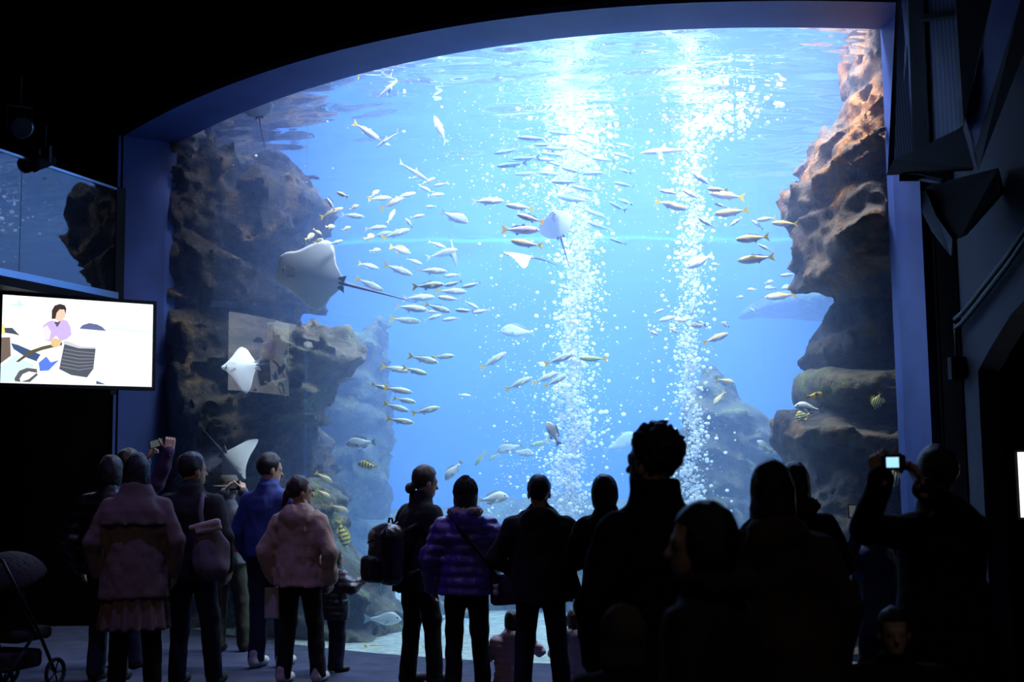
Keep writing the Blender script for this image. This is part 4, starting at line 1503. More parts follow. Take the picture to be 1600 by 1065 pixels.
def person(px, ytop, Y, turn=0, top='coat', topm=None, legm=None, hem=.82, bulk=1.0, hair='short', hairm=None, headturn=0, tilt=0, nod=0, lw=None, rw=None, lean=(0, 0), legs=None, label='', hood=None, collar=.05,
           skirt=None, shoem=None, fine=.013, hpose=('relaxed', 'relaxed'), wrinkle=.010, height=None, pol=(None, None), flare=0.0, hat=None, hatm=None, crouch=False, puffy=False, fur=None, hdir=(None, None), group=None, sleeve=1.0, longcoat=False):
    h_ = height or at(px, ytop, Y).z
    s = h_ / 1.70
    base = at(px, 735, Y)
    root = Vector((base.x, base.y, 0))
    Rz = Matrix.Rotation(R(turn), 3, 'Z')

    def loc(p):
        """a joint given in body space, or ('px', x, y, depth) from the picture"""
        if p is None:
            return None
        if p[0] == 'px':
            q = Rz.transposed() @ (at(p[1], p[2], p[3]) - root)
            return q / s
        return Vector(p)
    # ---- joints in 1.70 m body space
    drop = .70 if crouch else 0
    lx, ly = lean

    def L(x, y, z):
        k = max(0, z - .9) / .8
        return Vector((x + lx * k, y + ly * k, z - drop))
    Sh = [L(-.168 * bulk, 0, 1.335), L(.168 * bulk, 0, 1.335)]
    wr = [loc(lw) or L(-.235 * bulk, .06, .84), loc(rw) or L(.235 * bulk, .06, .84)]
    poles = [pol[0] or (-.6, -.5, -.6), pol[1] or (.6, -.5, -.6)]
    El = []
    for i in (0, 1):
        e, w_ = ik(Sh[i], wr[i], .285, .265, poles[i])
        El.append(e)
        wr[i] = w_
    Hp = [Vector((-.085, 0, .89 - drop)), Vector((.085, 0, .89 - drop))]
    if crouch:
        Kn = [Vector((-.15, .30, .42)), Vector((.15, .30, .42))]
        An = [Vector((-.13, -.02, .09)), Vector((.13, -.02, .09))]
    else:
        lg = legs or ((-.10, .02, .0), (.10, .0, .0))
        An = [Vector((lg[0][0], lg[0][1], .085)), Vector((lg[1][0], lg[1][1], .085))]
        Kn = [(Hp[i] + An[i]) * .5 + Vector((0, .035, .01)) for i in (0, 1)]
    N0 = L(0, -.005, 1.40)
    HC = L(0, .02, 1.565)
    Hr = Matrix.Rotation(R(headturn), 3, 'Z') @ Matrix.Rotation(R(nod), 3, 'X') @ Matrix.Rotation(R(tilt), 3, 'Y')
    HrT = Hr.transposed()

    def hl(X, Y_, Z):
        x, y, z = X - HC.x, Y_ - HC.y, Z - HC.z
        m_ = HrT
        return (m_[0][0] * x + m_[0][1] * y + m_[0][2] * z, m_[1][0] * x + m_[1][1] * y + m_[1][2] * z, m_[2][0] * x + m_[2][1] * y + m_[2][2] * z)

    # ---- skin: trunk and limbs, head, hands
    def f_body(X, Y_, Z):
        r_ = cap(X, Y_, Z, Hp[0] * .5 + Hp[1] * .5, N0 - Vector((0, 0, .12)), .10, .11)
        for i in (0, 1):
            r_ = smin(r_, cap(X, Y_, Z, N0 - Vector((0, 0, .06)), Sh[i], .06, .05), .05)
            r_ = smin(r_, cap(X, Y_, Z, Sh[i], El[i], .045, .036), .03)
            r_ = smin(r_, cap(X, Y_, Z, El[i], wr[i], .036, .027), .02)
            r_ = smin(r_, cap(X, Y_, Z, Hp[i], Kn[i], .075, .05), .05)
            r_ = smin(r_, cap(X, Y_, Z, Kn[i], An[i], .05, .035), .03)
        r_ = smin(r_, cap(X, Y_, Z, N0 - Vector((0, 0, .05)), HC - Vector((0, .01, .06)), .055, .05), .03)
        return r_

    def f_head(X, Y_, Z):
        x, y, z = hl(X, Y_, Z)
        r_ = elp(x, y, z, (0, -.012, .035), (.076, .095, .098))
        r_ = smin(r_, elp(x, y, z, (0, .025, -.045), (.056, .066, .072)), .03)
        r_ = smin(r_, elp(x, y, z, (0, .062, -.088), (.026, .022, .02)), .025)                    # chin
        r_ = smin(r_, cap(x, y, z, (0, .088, .005), (0, .108, -.028), .008, .014), .014)          # nose
        r_ = smin(r_, cap(x, y, z, (-.032, .078, .022), (.032, .078, .022), .012, .012), .02)     # brow
        for sx in (-1, 1):
            r_ = np.maximum(r_, -elp(x, y, z, (sx * .031, .098, .003), (.018, .016, .011)))       # eye sockets
            r_ = smin(r_, elp(x, y, z, (sx * .031, .076, .003), (.013, .013, .010)), .003)
            r_ = smin(r_, elp(x, y, z, (sx * .078, -.005, -.012), (.010, .020, .032)), .008)      # ears
        r_ = smin(r_, cap(x, y, z, (-.018, .086, -.056), (.018, .086, -.056), .0065, .0065), .006)  # lips
        r_ = smin(r_, cap(x, y, z, (-.015, .084, -.067), (.015, .084, -.067), .0065, .0065), .006)
        r_ = smin(r_, cap(X, Y_, Z, N0 - Vector((0, 0, .05)), HC - Vector((0, .01, .06)), .055, .05), .03)
        return r_
    allp = [Hp[0], Hp[1], N0, *Sh, *El, *wr, *Kn, *An]
    lo, hi = bbox([tuple(p) for p in allp], .12)
    parts = [surface_nets(f_body, lo, hi, .026)]
    lo, hi = bbox([tuple(HC)], .15)
    lo = (lo[0], lo[1], lo[2] - .03)
    parts.append(surface_nets(f_head, lo, hi, .0075 if fine < .012 else .0105))
    for i in (0, 1):
        d = (wr[i] - El[i]).normalized()
        if hdir[i]:
            d = Vector(hdir[i][0])
            n = Vector(hdir[i][1])
        else:
            n = Vector((1 if i == 0 else -1, .3, 0))
        parts.append(hand_arrays(wr[i], d, n, -1 if i == 0 else 1, hpose[i], 1.0, .0055 if hdir[i] else .0075))
    parts = [(v * s, q) for v, q in parts]
    body = link('person', mesh_from_arrays('person_body', parts), skin_m)
    body.location = root
    body.rotation_euler = (0, 0, R(turn))
    tag(body, label, 'person', group)

    def child(name, f, lo, hi, h2, m_, noise_amp=0.0, ns=14.0):
        g = f
        if noise_amp:
            sd = len(bpy.data.objects) % 97
            g = lambda X, Y_, Z: f(X, Y_, Z) - noise_amp * (noise3(X * ns, Y_ * ns, Z * ns * .8, sd) + .5 * noise3(X * ns * 2.3, Y_ * ns * 2.3, Z * ns * 1.6, sd + 1))
        v, q = surface_nets(g, lo, hi, h2)
        if not len(q):
            return None
        return link(name, mesh_from_arrays(name, [(v * s, q)]), m_, body)

    # ---- legs
    def f_leg(X, Y_, Z):
        r_ = elp(X, Y_, Z, (0, -.01, .90 - drop), (.165, .125, .13))
        for i in (0, 1):
            r_ = smin(r_, cap(X, Y_, Z, Hp[i], Kn[i], .098, .072), .045)
            r_ = smin(r_, cap(X, Y_, Z, Kn[i], An[i] + Vector((0, 0, -.03)), .072, .066), .03)
        return np.maximum(r_, .045 - Z)
    lo, hi = bbox([tuple(p) for p in (*Hp, *Kn, *An)], .16)
    child('trousers', f_leg, lo, hi, fine * 1.1, legm, .006, 16)
    for i in (0, 1):
        A_ = An[i]

        def f_shoe(X, Y_, Z, A_=A_):
            r_ = cap(X, Y_, Z, (A_.x, A_.y - .03, .045), (A_.x, A_.y + .14, .038), .045, .04)
            r_ = smin(r_, cap(X, Y_, Z, (A_.x, A_.y - .02, .06), (A_.x, A_.y - .02, .12), .048, .046), .02)
            return np.maximum(r_, .004 - Z)
        lo, hi = bbox([(A_.x, A_.y - .08, 0), (A_.x, A_.y + .19, .16)], .06)
        child('shoe', f_shoe, (lo[0], lo[1], -.01), hi, .0125, shoem or shoe_dark)

    # ---- garment on the trunk with sleeves
    zt = 1.43
    wb_ = bulk
    hem_ = hem
    fl = flare
    rows = [(hem_ - .02, (.195 + fl) * wb_, (.15 + fl * .8) * wb_, 0, -.01), (.95, (.185 + fl * .5) * wb_, (.145 + fl * .4) * wb_, 0, -.01), (1.12, .178 * wb_, .135 * wb_, 0, 0), (1.26, .192 * wb_, .13 * wb_, 0, -.01),
            (1.33, .180 * wb_, .115 * wb_, 0, -.012), (1.38, .145 * wb_, .098, 0, -.01), (1.42, .105, .085, 0, -.01), (1.46, .075, .075, 0, 0), (1.50, .065, .068, 0, 0)]
    rows2 = []
    for z, rx, ry, xo, yo in rows:
        k = max(0, z - .9) / .8
        rows2.append((z - drop, rx, ry, xo + lx * k, yo + ly * k))
    sr = .058 * (1 + (wb_ - 1) * .6) * sleeve

    def f_top(X, Y_, Z):
        r_ = prof(X, Y_, Z, rows2, hem_ - drop, 1.50 - drop)
        for i in (0, 1):
            r_ = smin(r_, cap(X, Y_, Z, Sh[i] + Vector((0, 0, -.01)), El[i], sr * 1.14, sr), .07)
            r_ = smin(r_, cap(X, Y_, Z, El[i], El[i].lerp(wr[i], .93), sr, sr * .86), .02)
        if puffy:
            r_ = r_ - .011 * np.abs(np.sin((Z + .02 * X) * 2 * math.pi / .17))
        if collar:
            dx, dy = X - N0.x, Y_ - N0.y
            ring = np.sqrt((np.sqrt(dx * dx + dy * dy) - .075) ** 2 + np.maximum(np.abs(Z - N0.z - collar * .4) - collar * .6, 0) ** 2) - .017
            r_ = smin(r_, ring, .02)
        if hood == 'down':
            r_ = smin(r_, elp(X, Y_, Z, (N0.x, N0.y - .10, N0.z - .03), (.135, .065, .10)), .03)
            r_ = smin(r_, elp(X, Y_, Z, (N0.x, N0.y - .02, N0.z + .02), (.12, .10, .05)), .03)
            r_ = np.maximum(r_, -elp(X, Y_, Z, (N0.x, N0.y - .045, N0.z + .07), (.075, .06, .07)))
        if hood == 'cape':
            cp = prof(X, Y_, Z, [(N0.z - .21, .27, .17, N0.x, N0.y - .02), (N0.z - .10, .245, .155, N0.x, N0.y - .02), (N0.z, .15, .12, N0.x, N0.y), (N0.z + .10, .10, .10, N0.x, N0.y)], N0.z - .20, N0.z + .10)
            r_ = np.minimum(r_, cp)
        return r_
    lo, hi = bbox([tuple(p) for p in (*Sh, *El, *wr)] + [(-.3 * wb_ - fl, -.22 * wb_ - fl, hem_ - drop), (.3 * wb_ + fl, .22 * wb_ + fl, 1.55 - drop)], .11)
    child(top, f_top, lo, hi, fine, topm, wrinkle, 13)
    if fur:
        def f_fur(X, Y_, Z):
            dx, dy = X - N0.x, Y_ - N0.y + .03
            return np.sqrt((np.sqrt(dx * dx + (dy * 1.1) ** 2) - .105) ** 2 + (Z - N0.z - .05) ** 2) - .035
        lo, hi = bbox([tuple(N0)], .2)
        child('fur_trim', f_fur, lo, hi, .011, fur, .018, 45)
    if skirt:
        def f_skirt(X, Y_, Z):
            an = np.arctan2(Y_, X)
            d = prof(X, Y_, Z, [(skirt[1], .25, .2, 0, 0), (.95, .17, .14, 0, 0)], skirt[1], .95)
            return d - .012 * np.sin(an * 14)
        lo, hi = bbox([(-.28, -.24, skirt[1]), (.28, .24, .96)], .04)
        child('skirt', f_skirt, lo, hi, fine, skirt[0])

    # ---- hair and headgear
    def f_hair(X, Y_, Z):
        x, y, z = hl(X, Y_, Z)
        if hair == 'curly':
            r_ = elp(x, y, z, (0, -.02, .055), (.092, .108, .105))
        else:
            r_ = elp(x, y, z, (0, -.018, .042), (.087, .105, .106))
        cut = np.maximum(y - .055 - np.maximum(z - .05, 0) * 1.2, z - .085)
        r_ = np.maximum(r_, -np.maximum(.045 - y * 1.0, z - .075))                                  # face left free
        r_ = np.maximum(r_, -(z + .035) - np.where(y < -.01, .05, 0))
        if hair == 'bob':
            r_ = smin(r_, np.maximum(elp(x, y, z, (0, -.028, -.02), (.098, .09, .135)), y - .035), .03)
        if hair == 'long':
            r_ = smin(r_, np.maximum(elp(x, y, z, (0, -.035, -.07), (.10, .085, .20)), y - .03), .03)
        if hair == 'ponytail':
            r_ = smin(r_, cap(x, y, z, (0, -.11, .0), (-.02, -.135, -.10), .034, .022), .02)
        if hair == 'bun':
            r_ = smin(r_, elp(x, y, z, (0, -.125, -.055), (.045, .042, .045)), .02)
        return r_
    lo, hi = bbox([tuple(HC)], .2)
    lo = (lo[0], lo[1], lo[2] - .13)
    amp = {'curly': .013, 'short': .004}.get(hair, .004)
    child('hair', f_hair, lo, hi, .0085, hairm or hair_dark, amp, 55 if hair == 'curly' else 30)
    if hat == 'knit':
        def f_hat(X, Y_, Z):
            x, y, z = hl(X, Y_, Z)
            r_ = elp(x, y, z, (0, -.02, .05), (.102, .118, .118))
            r_ = np.maximum(r_, -(z + .015 + y * .35))
            r_ = r_ - .004 * np.sin(np.arctan2(y, x) * 22)
            return np.minimum(r_, elp(x, y, z, (0, -.03, .162), (.036, .036, .018)))
        child('knit_hat', f_hat, lo, (hi[0], hi[1], hi[2] + .05), .0095, hatm, .004, 60)
    if hat == 'brim':
        def f_hat2(X, Y_, Z):
            x, y, z = hl(X, Y_, Z)
            c_ = np.maximum(elp(x, y, z, (0, -.015, .07), (.098, .112, .115)), .05 - z)
            c_ = np.maximum(c_, z - .155)
            br = np.maximum(np.sqrt((x / .145) ** 2 + ((y + .01) / .165) ** 2) - 1, 0) * .145
            br = np.sqrt(br ** 2 + np.maximum(np.abs(z - .055 + .5 * (x * x + y * y)) - .004, 0) ** 2) - .005
            return smin(c_, br, .012)
        child('brimmed_hat', f_hat2, (lo[0], lo[1], HC.z - .12), hi, .0085, hatm)
    if hat == 'hood':
        def f_hat3(X, Y_, Z):
            x, y, z = hl(X, Y_, Z)
            r_ = elp(x, y, z, (0, -.03, .03), (.115, .13, .14))
            r_ = smin(r_, elp(x, y, z, (0, -.03, -.10), (.12, .11, .10)), .04)
            return np.maximum(r_, -elp(x, y, z, (0, .13, .0), (.08, .10, .10)))
        child('raised_hood', f_hat3, lo, hi, .0095, hatm, .006, 18)
    body['_s'] = s
    body['_hl'] = [list(wr[0] * s), list(wr[1] * s)]
    W2 = [root + Rz @ (w_ * s) for w_ in wr]
    S2 = [root + Rz @ (x * s) for x in Sh]
    del body['_s'], body['_hl']
    return dict(o=body, root=root, s=s, rz=Rz, wr=W2, sh=S2, head=root + Rz @ (HC * s), world=lambda p, s=s, root=root, Rz=Rz: root + Rz @ (Vector(p) * s))


def cloth(name, col, rough=.85, **k):
    k.setdefault('noise', .12)
    k.setdefault('bump', .25)
    k.setdefault('bscale', 90)
    return mat(name, col, rough, **k)


black_wool = cloth('cloth_black_wool', (.010, .010, .012), .9)
navy = cloth('cloth_navy', (.03, .05, .17), .7)
denim = cloth('cloth_dark_denim', (.018, .022, .045), .85)
charcoal = cloth('cloth_charcoal', (.022, .021, .023), .85)
blue_shirt = cloth('cloth_blue', (.035, .06, .24), .7)
hoodie_m = cloth('cloth_pink_beige', (.46, .34, .27), .9)
cape_m = cloth('cloth_dusty_pink', (.20, .15, .135), .9)
puffer = cloth('cloth_purple_puffer', (.065, .035, .26), .30, spec=.7)
tan_coat = cloth('cloth_brown_coat', (.055, .036, .026), .85)
pink_puff = cloth('cloth_pink_puffer', (.60, .46, .58), .6)
beige_fleece = cloth('cloth_beige_fleece', (.60, .52, .46), .9)
olive = cloth('cloth_olive', (.05, .05, .03), .85)
slate = cloth('cloth_slate_jacket', (.10, .11, .14), .7)
purple_dark = cloth('cloth_dark_purple', (.07, .035, .10), .7)
leather_blk = cloth('cloth_glossy_black', (.010, .010, .012), .4, spec=.6)
fur_pale = mat('fur_pale', (.55, .48, .46), .95, bump=.8, bscale=160)
fur_dark = mat('fur_brown', (.06, .04, .03), .95, bump=.8, bscale=160)
knit_dark = cloth('cloth_dark_knit', (.02, .014, .016), .95)
felt_grey = cloth('felt_grey', (.12, .11, .10), .9)
knit_white = cloth('cloth_pale_knit', (.10, .085, .075), .95)

P = {}
# row by the window, from the blue jamb towards the rock pillar
P['cap'] = person(200, 702, 10.7, turn=-28, topm=purple_dark, legm=denim, hair='short', hairm=hair_brown, lw=('px', 245, 706, 10.35), rw=('px', 264, 704, 10.35), hpose=('grip', 'grip'),
                  hdir=(((.15, .3, 1), (.6, .6, -.1)), ((-.15, .3, 1), (-.6, .6, -.1))), label='visitor in purple raising a phone with both hands beside the jamb')
P['dark'] = person(173, 712, 10.0, turn=-10, topm=leather_blk, legm=denim, hair='bob', puffy=True, bulk=1.1, label='dark-haired visitor in a glossy black jacket behind the pink cape')
P['hat'] = person(357, 745, 11.55, turn=-8, topm=slate, legm=olive, hair='short', hat='brim', hatm=felt_grey, hem=.86, lw=('px', 352, 768, 11.2), rw=('px', 380, 766, 11.2), hpose=('grip', 'grip'), legs=((-.08, .0, 0), (.16, .05, 0)),
                  hdir=(((.3, .5, .8), (.8, .3, -.2)), ((-.3, .5, .8), (-.8, .3, -.2))), shoem=shoe_dark, label='visitor in a grey brimmed hat photographing the white ray')
P['cape'] = person(214, 710, 9.35, turn=4, topm=cape_m, legm=black_wool, hair='long', hood='cape', hem=.69, flare=.03, bulk=1.12, skirt=(cape_m, .47), label='woman in a dusty pink coat with a wide cape collar', legs=((-.12, .0, 0), (.13, .04, 0)), collar=0)
P['bagman'] = person(300, 707, 9.75, turn=-14, topm=charcoal, legm=denim, hair='short', headturn=-35, hem=.78, bulk=1.12, label='man in a dark jacket with a cloth shoulder bag, beside the pink cape', legs=((-.10, 0, 0), (.16, .08, 0)))
P['blue'] = person(420, 708, 10.6, turn=-18, topm=blue_shirt, legm=denim, hair='short', headturn=-42, nod=-8, hem=.88, lw=(-.23, .10, .86), rw=(.16, .26, 1.02), shoem=sole_m, legs=((-.09, -.02, 0), (.10, .08, 0)), label='man in a blue shirt with collar looking along the window')
P['hoodie'] = person(468, 744, 9.8, turn=-16, topm=hoodie_m, legm=black_wool, hair='ponytail', hairm=hair_brown, hood='down', headturn=-50, hem=.80, bulk=1.08, shoem=sole_m, legs=((-.12, -.04, 0), (.15, .06, 0)), sleeve=1.15, wrinkle=.014,
                     label='woman in a pale pink hooded top with tied-back hair')
P['boy'] = person(524, 858, 10.35, turn=-50, topm=leather_blk, legm=denim, hair='bob', headturn=-8, bulk=1.25, hem=.74, lw=('px', 545, 926, 10.1), rw=('px', 568, 903, 10.25), hpose=('grip', 'point'), puffy=True, sleeve=1.25,
                  hdir=(((.2, .8, .5), (.9, -.2, .0)), ((.35, 1.0, .05), (0, 0, -1))), label='small child in a black jacket pointing at the fish')
P['pack'] = person(650, 728, 9.7, turn=-52, topm=black_wool, legm=black_wool, hair='bun', hairm=hair_brown, headturn=-10, nod=-8, hem=.72, bulk=1.1, collar=.07, label='woman in a long black coat wearing a backpack', legs=((-.06, -.05, 0), (.10, .10, 0)), lean=(.05, .05))
P['purple'] = person(727, 750, 9.25, turn=6, topm=puffer, legm=black_wool, hair='bob', hat='knit', hatm=knit_dark, fur=fur_pale, hood='down', hem=.80, bulk=1.18, puffy=True, rw=(.22, .16, .94), label='woman in a purple puffer coat with fur collar and knit hat', legs=((-.11, 0, 0), (.13, 0, 0)), flare=.02)
P['man'] = person(842, 742, 8.6, turn=2, topm=charcoal, legm=denim, hair='short', hood='down', hem=.78, bulk=1.2, lw=(-.17, .20, .98), rw=(.17, .20, .98), pol=((-.9, -.5, -.3), (.9, -.5, -.3)), label='man in a dark hooded jacket standing square in front of the plume', legs=((-.15, 0, 0), (.16, 0, 0)))
P['girl'] = person(797, 966, 9.35, turn=4, height=.98, topm=pink_puff, legm=purple_dark, hair='bob', crouch=True, puffy=True, hood='down', bulk=1.2, hem=.80, lw=(-.16, .32, .52), rw=(.20, .30, .62), label='crouching child in a pink puffer jacket, between the legs of the man')
P['beige'] = person(893, 968, 9.4, turn=-4, height=.98, topm=beige_fleece, legm=denim, hair='bob', hairm=hair_brown, crouch=True, hood='down', bulk=1.25, hem=.80, lw=(-.13, .34, .55), rw=(.13, .34, .55), label='crouching child in a beige hooded fleece')
P['bob'] = person(945, 742, 8.4, turn=-10, topm=black_wool, legm=black_wool, hair='bob', hairm=hair_brown, headturn=-12, hem=.66, label='woman with a brown bob in a black coat, beside the curly-haired man')
# nearer rows
P['furhood'] = person(1240, 725, 7.4, turn=8, topm=black_wool, legm=black_wool, hair='long', hairm=hair_brown, fur=fur_dark, hem=.70, bulk=1.12, label='visitor in black with a fur-edged hood in front of the boulder', rw=(.22, .18, .95))
P['bluejk'] = person(1362, 800, 8.1, turn=24, topm=navy, legm=denim, hair='long', hem=.70, bulk=1.1, lw=('px', 1340, 836, 7.8), hpose=('grip', 'relaxed'), hdir=(((0, .3, 1), (.7, .5, 0)), None), label='visitor in a navy jacket holding up a small phone', pol=((-.9, -.3, -.6), None))
P['photo'] = person(1465, 698, 5.6, turn=20, topm=black_wool, legm=black_wool, hair='short', headturn=-2, hem=.52, bulk=1.12, lw=('px', 1376, 742, 5.25), rw=('px', 1418, 744, 5.2), pol=((-.8, .1, -.7), (.8, -.2, -.8)), hpose=('grip', 'grip'), fine=.011,
                    hdir=(((.1, .5, 1), (.9, .3, -.2)), ((-.2, .4, 1), (-.9, .3, -.2))), label='man in a long black coat photographing with a compact camera', flare=.05)
P['longcoat'] = person(1205, 722, 5.2, turn=-6, topm=tan_coat, legm=black_wool, hair='long', hem=.36, flare=.16, bulk=1.12, fine=.011, hood='down', label='woman with long dark hair in an ankle-length brown coat')
P['curly'] = person(1022, 668, 4.8, turn=14, topm=black_wool, legm=black_wool, hair='curly', headturn=32, nod=4, hem=.70, bulk=.96, collar=.10, fine=.010, label='tall curly-haired man in black, head turned towards the broad plume')
P['smile'] = person(1100, 772, 3.6, turn=60, height=1.50, topm=charcoal, legm=black_wool, hair='bob', headturn=28, hem=.62, bulk=1.12, fine=.010, fur=fur_dark, label='smiling dark-haired woman close to us, turned sideways')
P['knit'] = person(968, 956, 4.2, turn=10, height=1.14, topm=charcoal, legm=black_wool, hair='short', hat='hood', hatm=knit_white, fine=.010, hem=.74, bulk=1.2, label='child in a pale raised hood in front of the curly-haired man')
P['kid'] = person(1385, 952, 4.5, turn=172, height=1.10, topm=black_wool, legm=black_wool, hair='short', fine=.011, hem=.74, bulk=1.2, label='child in dark clothes facing us below the photographing man')

# ================================================================== fittings of the hall
black_plastic = mat('black_plastic', (.006, .006, .008), .7, spec=.15, bump=.05, bscale=200)
dark_metal = mat('dark_metal', (.03, .032, .04), .4, metal=.6)
rail_metal = mat('rail_metal', (.30, .42, .55), .3, metal=.8)
hall_blue = mat('hall_blue_paint', (.014, .019, .045), .7, noise=.1, nscale=2)


def px_local(o, p):
    return o.matrix_world.inverted() @ p


# ---- video screen hung beside the window
TVY0, TVY1 = 12.2, 13.1
tvR = (at(243, 541, TVY1))
tvL = (at(-4, 528, TVY0))
mid = (tvR + tvL) / 2
ztop = (at(243, 472, TVY1).z + at(-4, 453, TVY0).z) / 2
zbot = (at(241, 611, TVY1).z + at(-4, 602, TVY0).z) / 2
tw = (Vector((tvR.x, tvR.y)) - Vector((tvL.x, tvL.y))).length
th_ = ztop - zbot
tv = empty('video_screen', (mid.x, mid.y, zbot), math.atan2(tvR.y - tvL.y, tvR.x - tvL.x))
tag(tv, 'wide flat video screen showing a man at a rope drum by the sea', 'screen')
bz = .035
mb = MB()
mb.box((0, .045, th_ / 2), (tw, .07, th_))
mb.build('back_shell', black_plastic, tv)
for nm, c, d in (('bezel_rail', (0, 0, th_ - bz / 2), (tw, .03, bz)), ('bezel_rail', (0, 0, bz / 2), (tw, .03, bz)), ('bezel_stile', (-tw / 2 + bz / 2, 0, th_ / 2), (bz, .03, th_ - 2 * bz)), ('bezel_stile', (tw / 2 - bz / 2, 0, th_ / 2), (bz, .03, th_ - 2 * bz))):
    mb = MB()
    mb.box(c, d)
    mb.build(nm, black_plastic, tv)
mb = MB()
mb.tube([(0, .08, th_ * .6), (0, .35, th_ * .6)], .03, 8)
mb.box((0, .3, th_ * .6), (.3, .03, .3))
mb.build('hanger', dark_metal, tv)
mb = MB()
mb.box((tw * .22, .0, -.03), (.06, .05, .05))
mb.build('sensor_pod', black_plastic, tv)
iw, ih = tw - 2 * bz, th_ - 2 * bz


def scr(x, y):
    """close-up picture coordinates to the screen plane"""
    t_ = 175 + 130 * x / 1170
    b_ = 840 + 70 * x / 1135
    return (-iw / 2 + iw * min(max(x / 1155, 0), 1), th_ - bz - ih * min(max((y - t_) / (b_ - t_), 0), 1))


TVS = 1.35
LAY = [((.93, .96, 1.0), [(0, 175), (1160, 305), (1160, 910), (0, 840)]),
       ((.80, .90, .96), [(0, 375), (560, 430), (1160, 520), (1160, 910), (0, 840)]),
       ((.93, .96, 1.0), [(470, 470), (1160, 560), (1160, 910), (0, 840), (0, 620), (300, 560)]),
       ((.70, .84, .90), [(790, 452), (1160, 492), (1160, 524), (785, 478)]),
       ((.55, .88, .86), [(55, 248), (100, 248), (125, 215), (140, 248), (165, 255), (140, 268), (125, 285), (110, 265), (60, 262)]),
       ((.12, .14, .30), [(575, 456), (600, 430), (650, 417), (710, 430), (750, 450), (782, 482)]),
       ((.16, .12, .10), [(0, 500), (62, 500), (72, 640), (0, 695)]),
       ((.85, .70, .25), [(0, 400), (20, 405), (30, 470), (0, 480)]),
       ((.06, .08, .12), [(20, 428), (75, 430), (132, 490), (80, 475), (25, 465)]),
       ((.05, .09, .20), [(70, 545), (120, 560), (290, 640), (265, 690), (190, 660), (90, 590)]),
       ((.60, .78, .85), [(0, 720), (100, 640), (250, 720), (110, 830), (0, 835)]),
       ((.10, .11, .12), [(103, 810), (135, 755), (190, 735), (262, 745), (268, 775), (205, 762), (160, 780), (140, 815), (148, 838), (105, 832)]),
       ((.10, .11, .12), [(148, 838), (205, 820), (262, 775), (272, 790), (215, 842)]),
       ((.92, .94, .98), [(262, 680), (300, 620), (455, 560), (460, 660), (400, 740), (350, 770), (280, 770)]),
       ((.10, .20, .72), [(275, 700), (330, 655), (365, 700), (425, 685), (350, 760), (285, 762)]),
       ((.10, .09, .05), [(108, 686), (200, 610), (300, 578), (445, 552), (446, 575), (300, 605), (210, 635), (128, 690)]),
       ((.55, .42, .80), [(298, 425), (335, 395), (372, 385), (410, 430), (440, 380), (480, 395), (505, 440), (515, 500), (480, 530), (430, 545), (400, 500), (355, 545), (318, 530)]),
       ((.80, .70, .92), [(298, 440), (330, 420), (360, 470), (350, 530), (320, 528)]),
       ((.12, .08, .14), [(380, 395), (405, 440), (420, 415), (435, 385), (410, 400)]),
       ((.80, .55, .42), [(385, 335), (420, 300), (462, 320), (466, 355), (440, 392), (410, 395), (388, 375)]),
       ((.05, .03, .03), [(362, 375), (362, 310), (382, 275), (420, 264), (458, 276), (470, 300), (468, 345), (455, 310), (420, 305), (398, 330), (390, 375)]),
       ((.70, .50, .24), [(358, 535), (395, 518), (440, 545), (430, 575), (395, 592), (365, 575)]),
       ((.80, .84, .82), [(360, 750), (400, 720), (470, 770), (640, 800), (715, 760), (712, 815), (690, 862), (560, 868), (420, 852), (360, 850)]),
       ((.08, .09, .12), [(462, 565), (560, 596), (702, 612), (688, 760), (640, 822), (520, 800), (428, 752)]),
       ((.55, .58, .62), [(452, 545), (480, 545), (590, 590), (705, 598), (702, 612), (570, 602), (462, 568)]),
       ((.08, .12, .22), [(712, 848), (790, 880), (712, 874)])]
LAY += [((.20, .21, .25), [(462 - 5 * k, 600 + 26 * k), (575, 625 + 27 * k), (695 - 2 * k, 640 + 22 * k), (695 - 2 * k, 646 + 22 * k), (575, 632 + 27 * k), (462 - 5 * k, 607 + 26 * k)]) for k in range(6)]
screen = None
smb = MB()
smats = []
for i, (c, poly) in enumerate(LAY):
    y_ = -.004 - i * .0004
    pts = [scr(*p) for p in poly]
    smb.add([(p[0], y_, p[1]) for p in pts], [tuple(range(len(pts)))], i)
    smats.append(emat('screen_%d' % i, c, TVS))
me = bpy.data.meshes.new('screen')
me.from_pydata(smb.v, [], smb.f)
me.polygons.foreach_set('material_index', smb.mi)
link('screen', me, smats, tv)

# ---- glass balustrade of the gallery above the screen
bR = at(178, 380, 13.5)
bL0 = at(0, 330, 11.84)
dirb = Vector((bR.x - bL0.x, bR.y - bL0.y, 0)).normalized()
bL = bR - dirb * 3.4
zb0, zb1 = at(182, 456, 13.5).z, at(170, 297, 13.5).z
bal = empty('glass_balustrade', (bR.x, bR.y, zb0), math.atan2(dirb.y, dirb.x))
tag(bal, 'glass gallery balustrade mirroring the tank, above the video screen', 'balustrade')
hb = zb1 - zb0
bglass = bpy.data.materials.new('balustrade_glass')
bglass.use_nodes = True
_b = bglass.node_tree.nodes['Principled BSDF']
_b.inputs['Base Color'].default_value = (.006, .007, .010, 1)
_b.inputs['Roughness'].default_value = .02
_b.inputs['Specular IOR Level'].default_value = .9
_b.inputs['IOR'].default_value = 1.75
cut_ = (Vector((at(30, 340, 12.1).x, at(30, 340, 12.1).y, 0)) - Vector((bR.x, bR.y, 0))).length
for a_, b_ in ((0, cut_ - .004), (cut_ + .004, 3.4)):
    mb = MB()
    mb.box((-(a_ + b_) / 2, 0, hb / 2), (b_ - a_, .02, hb))
    mb.build('pane', bglass, bal)
mb = MB()
mb.box((-1.7, 0, hb + .012), (3.4, .05, .025))
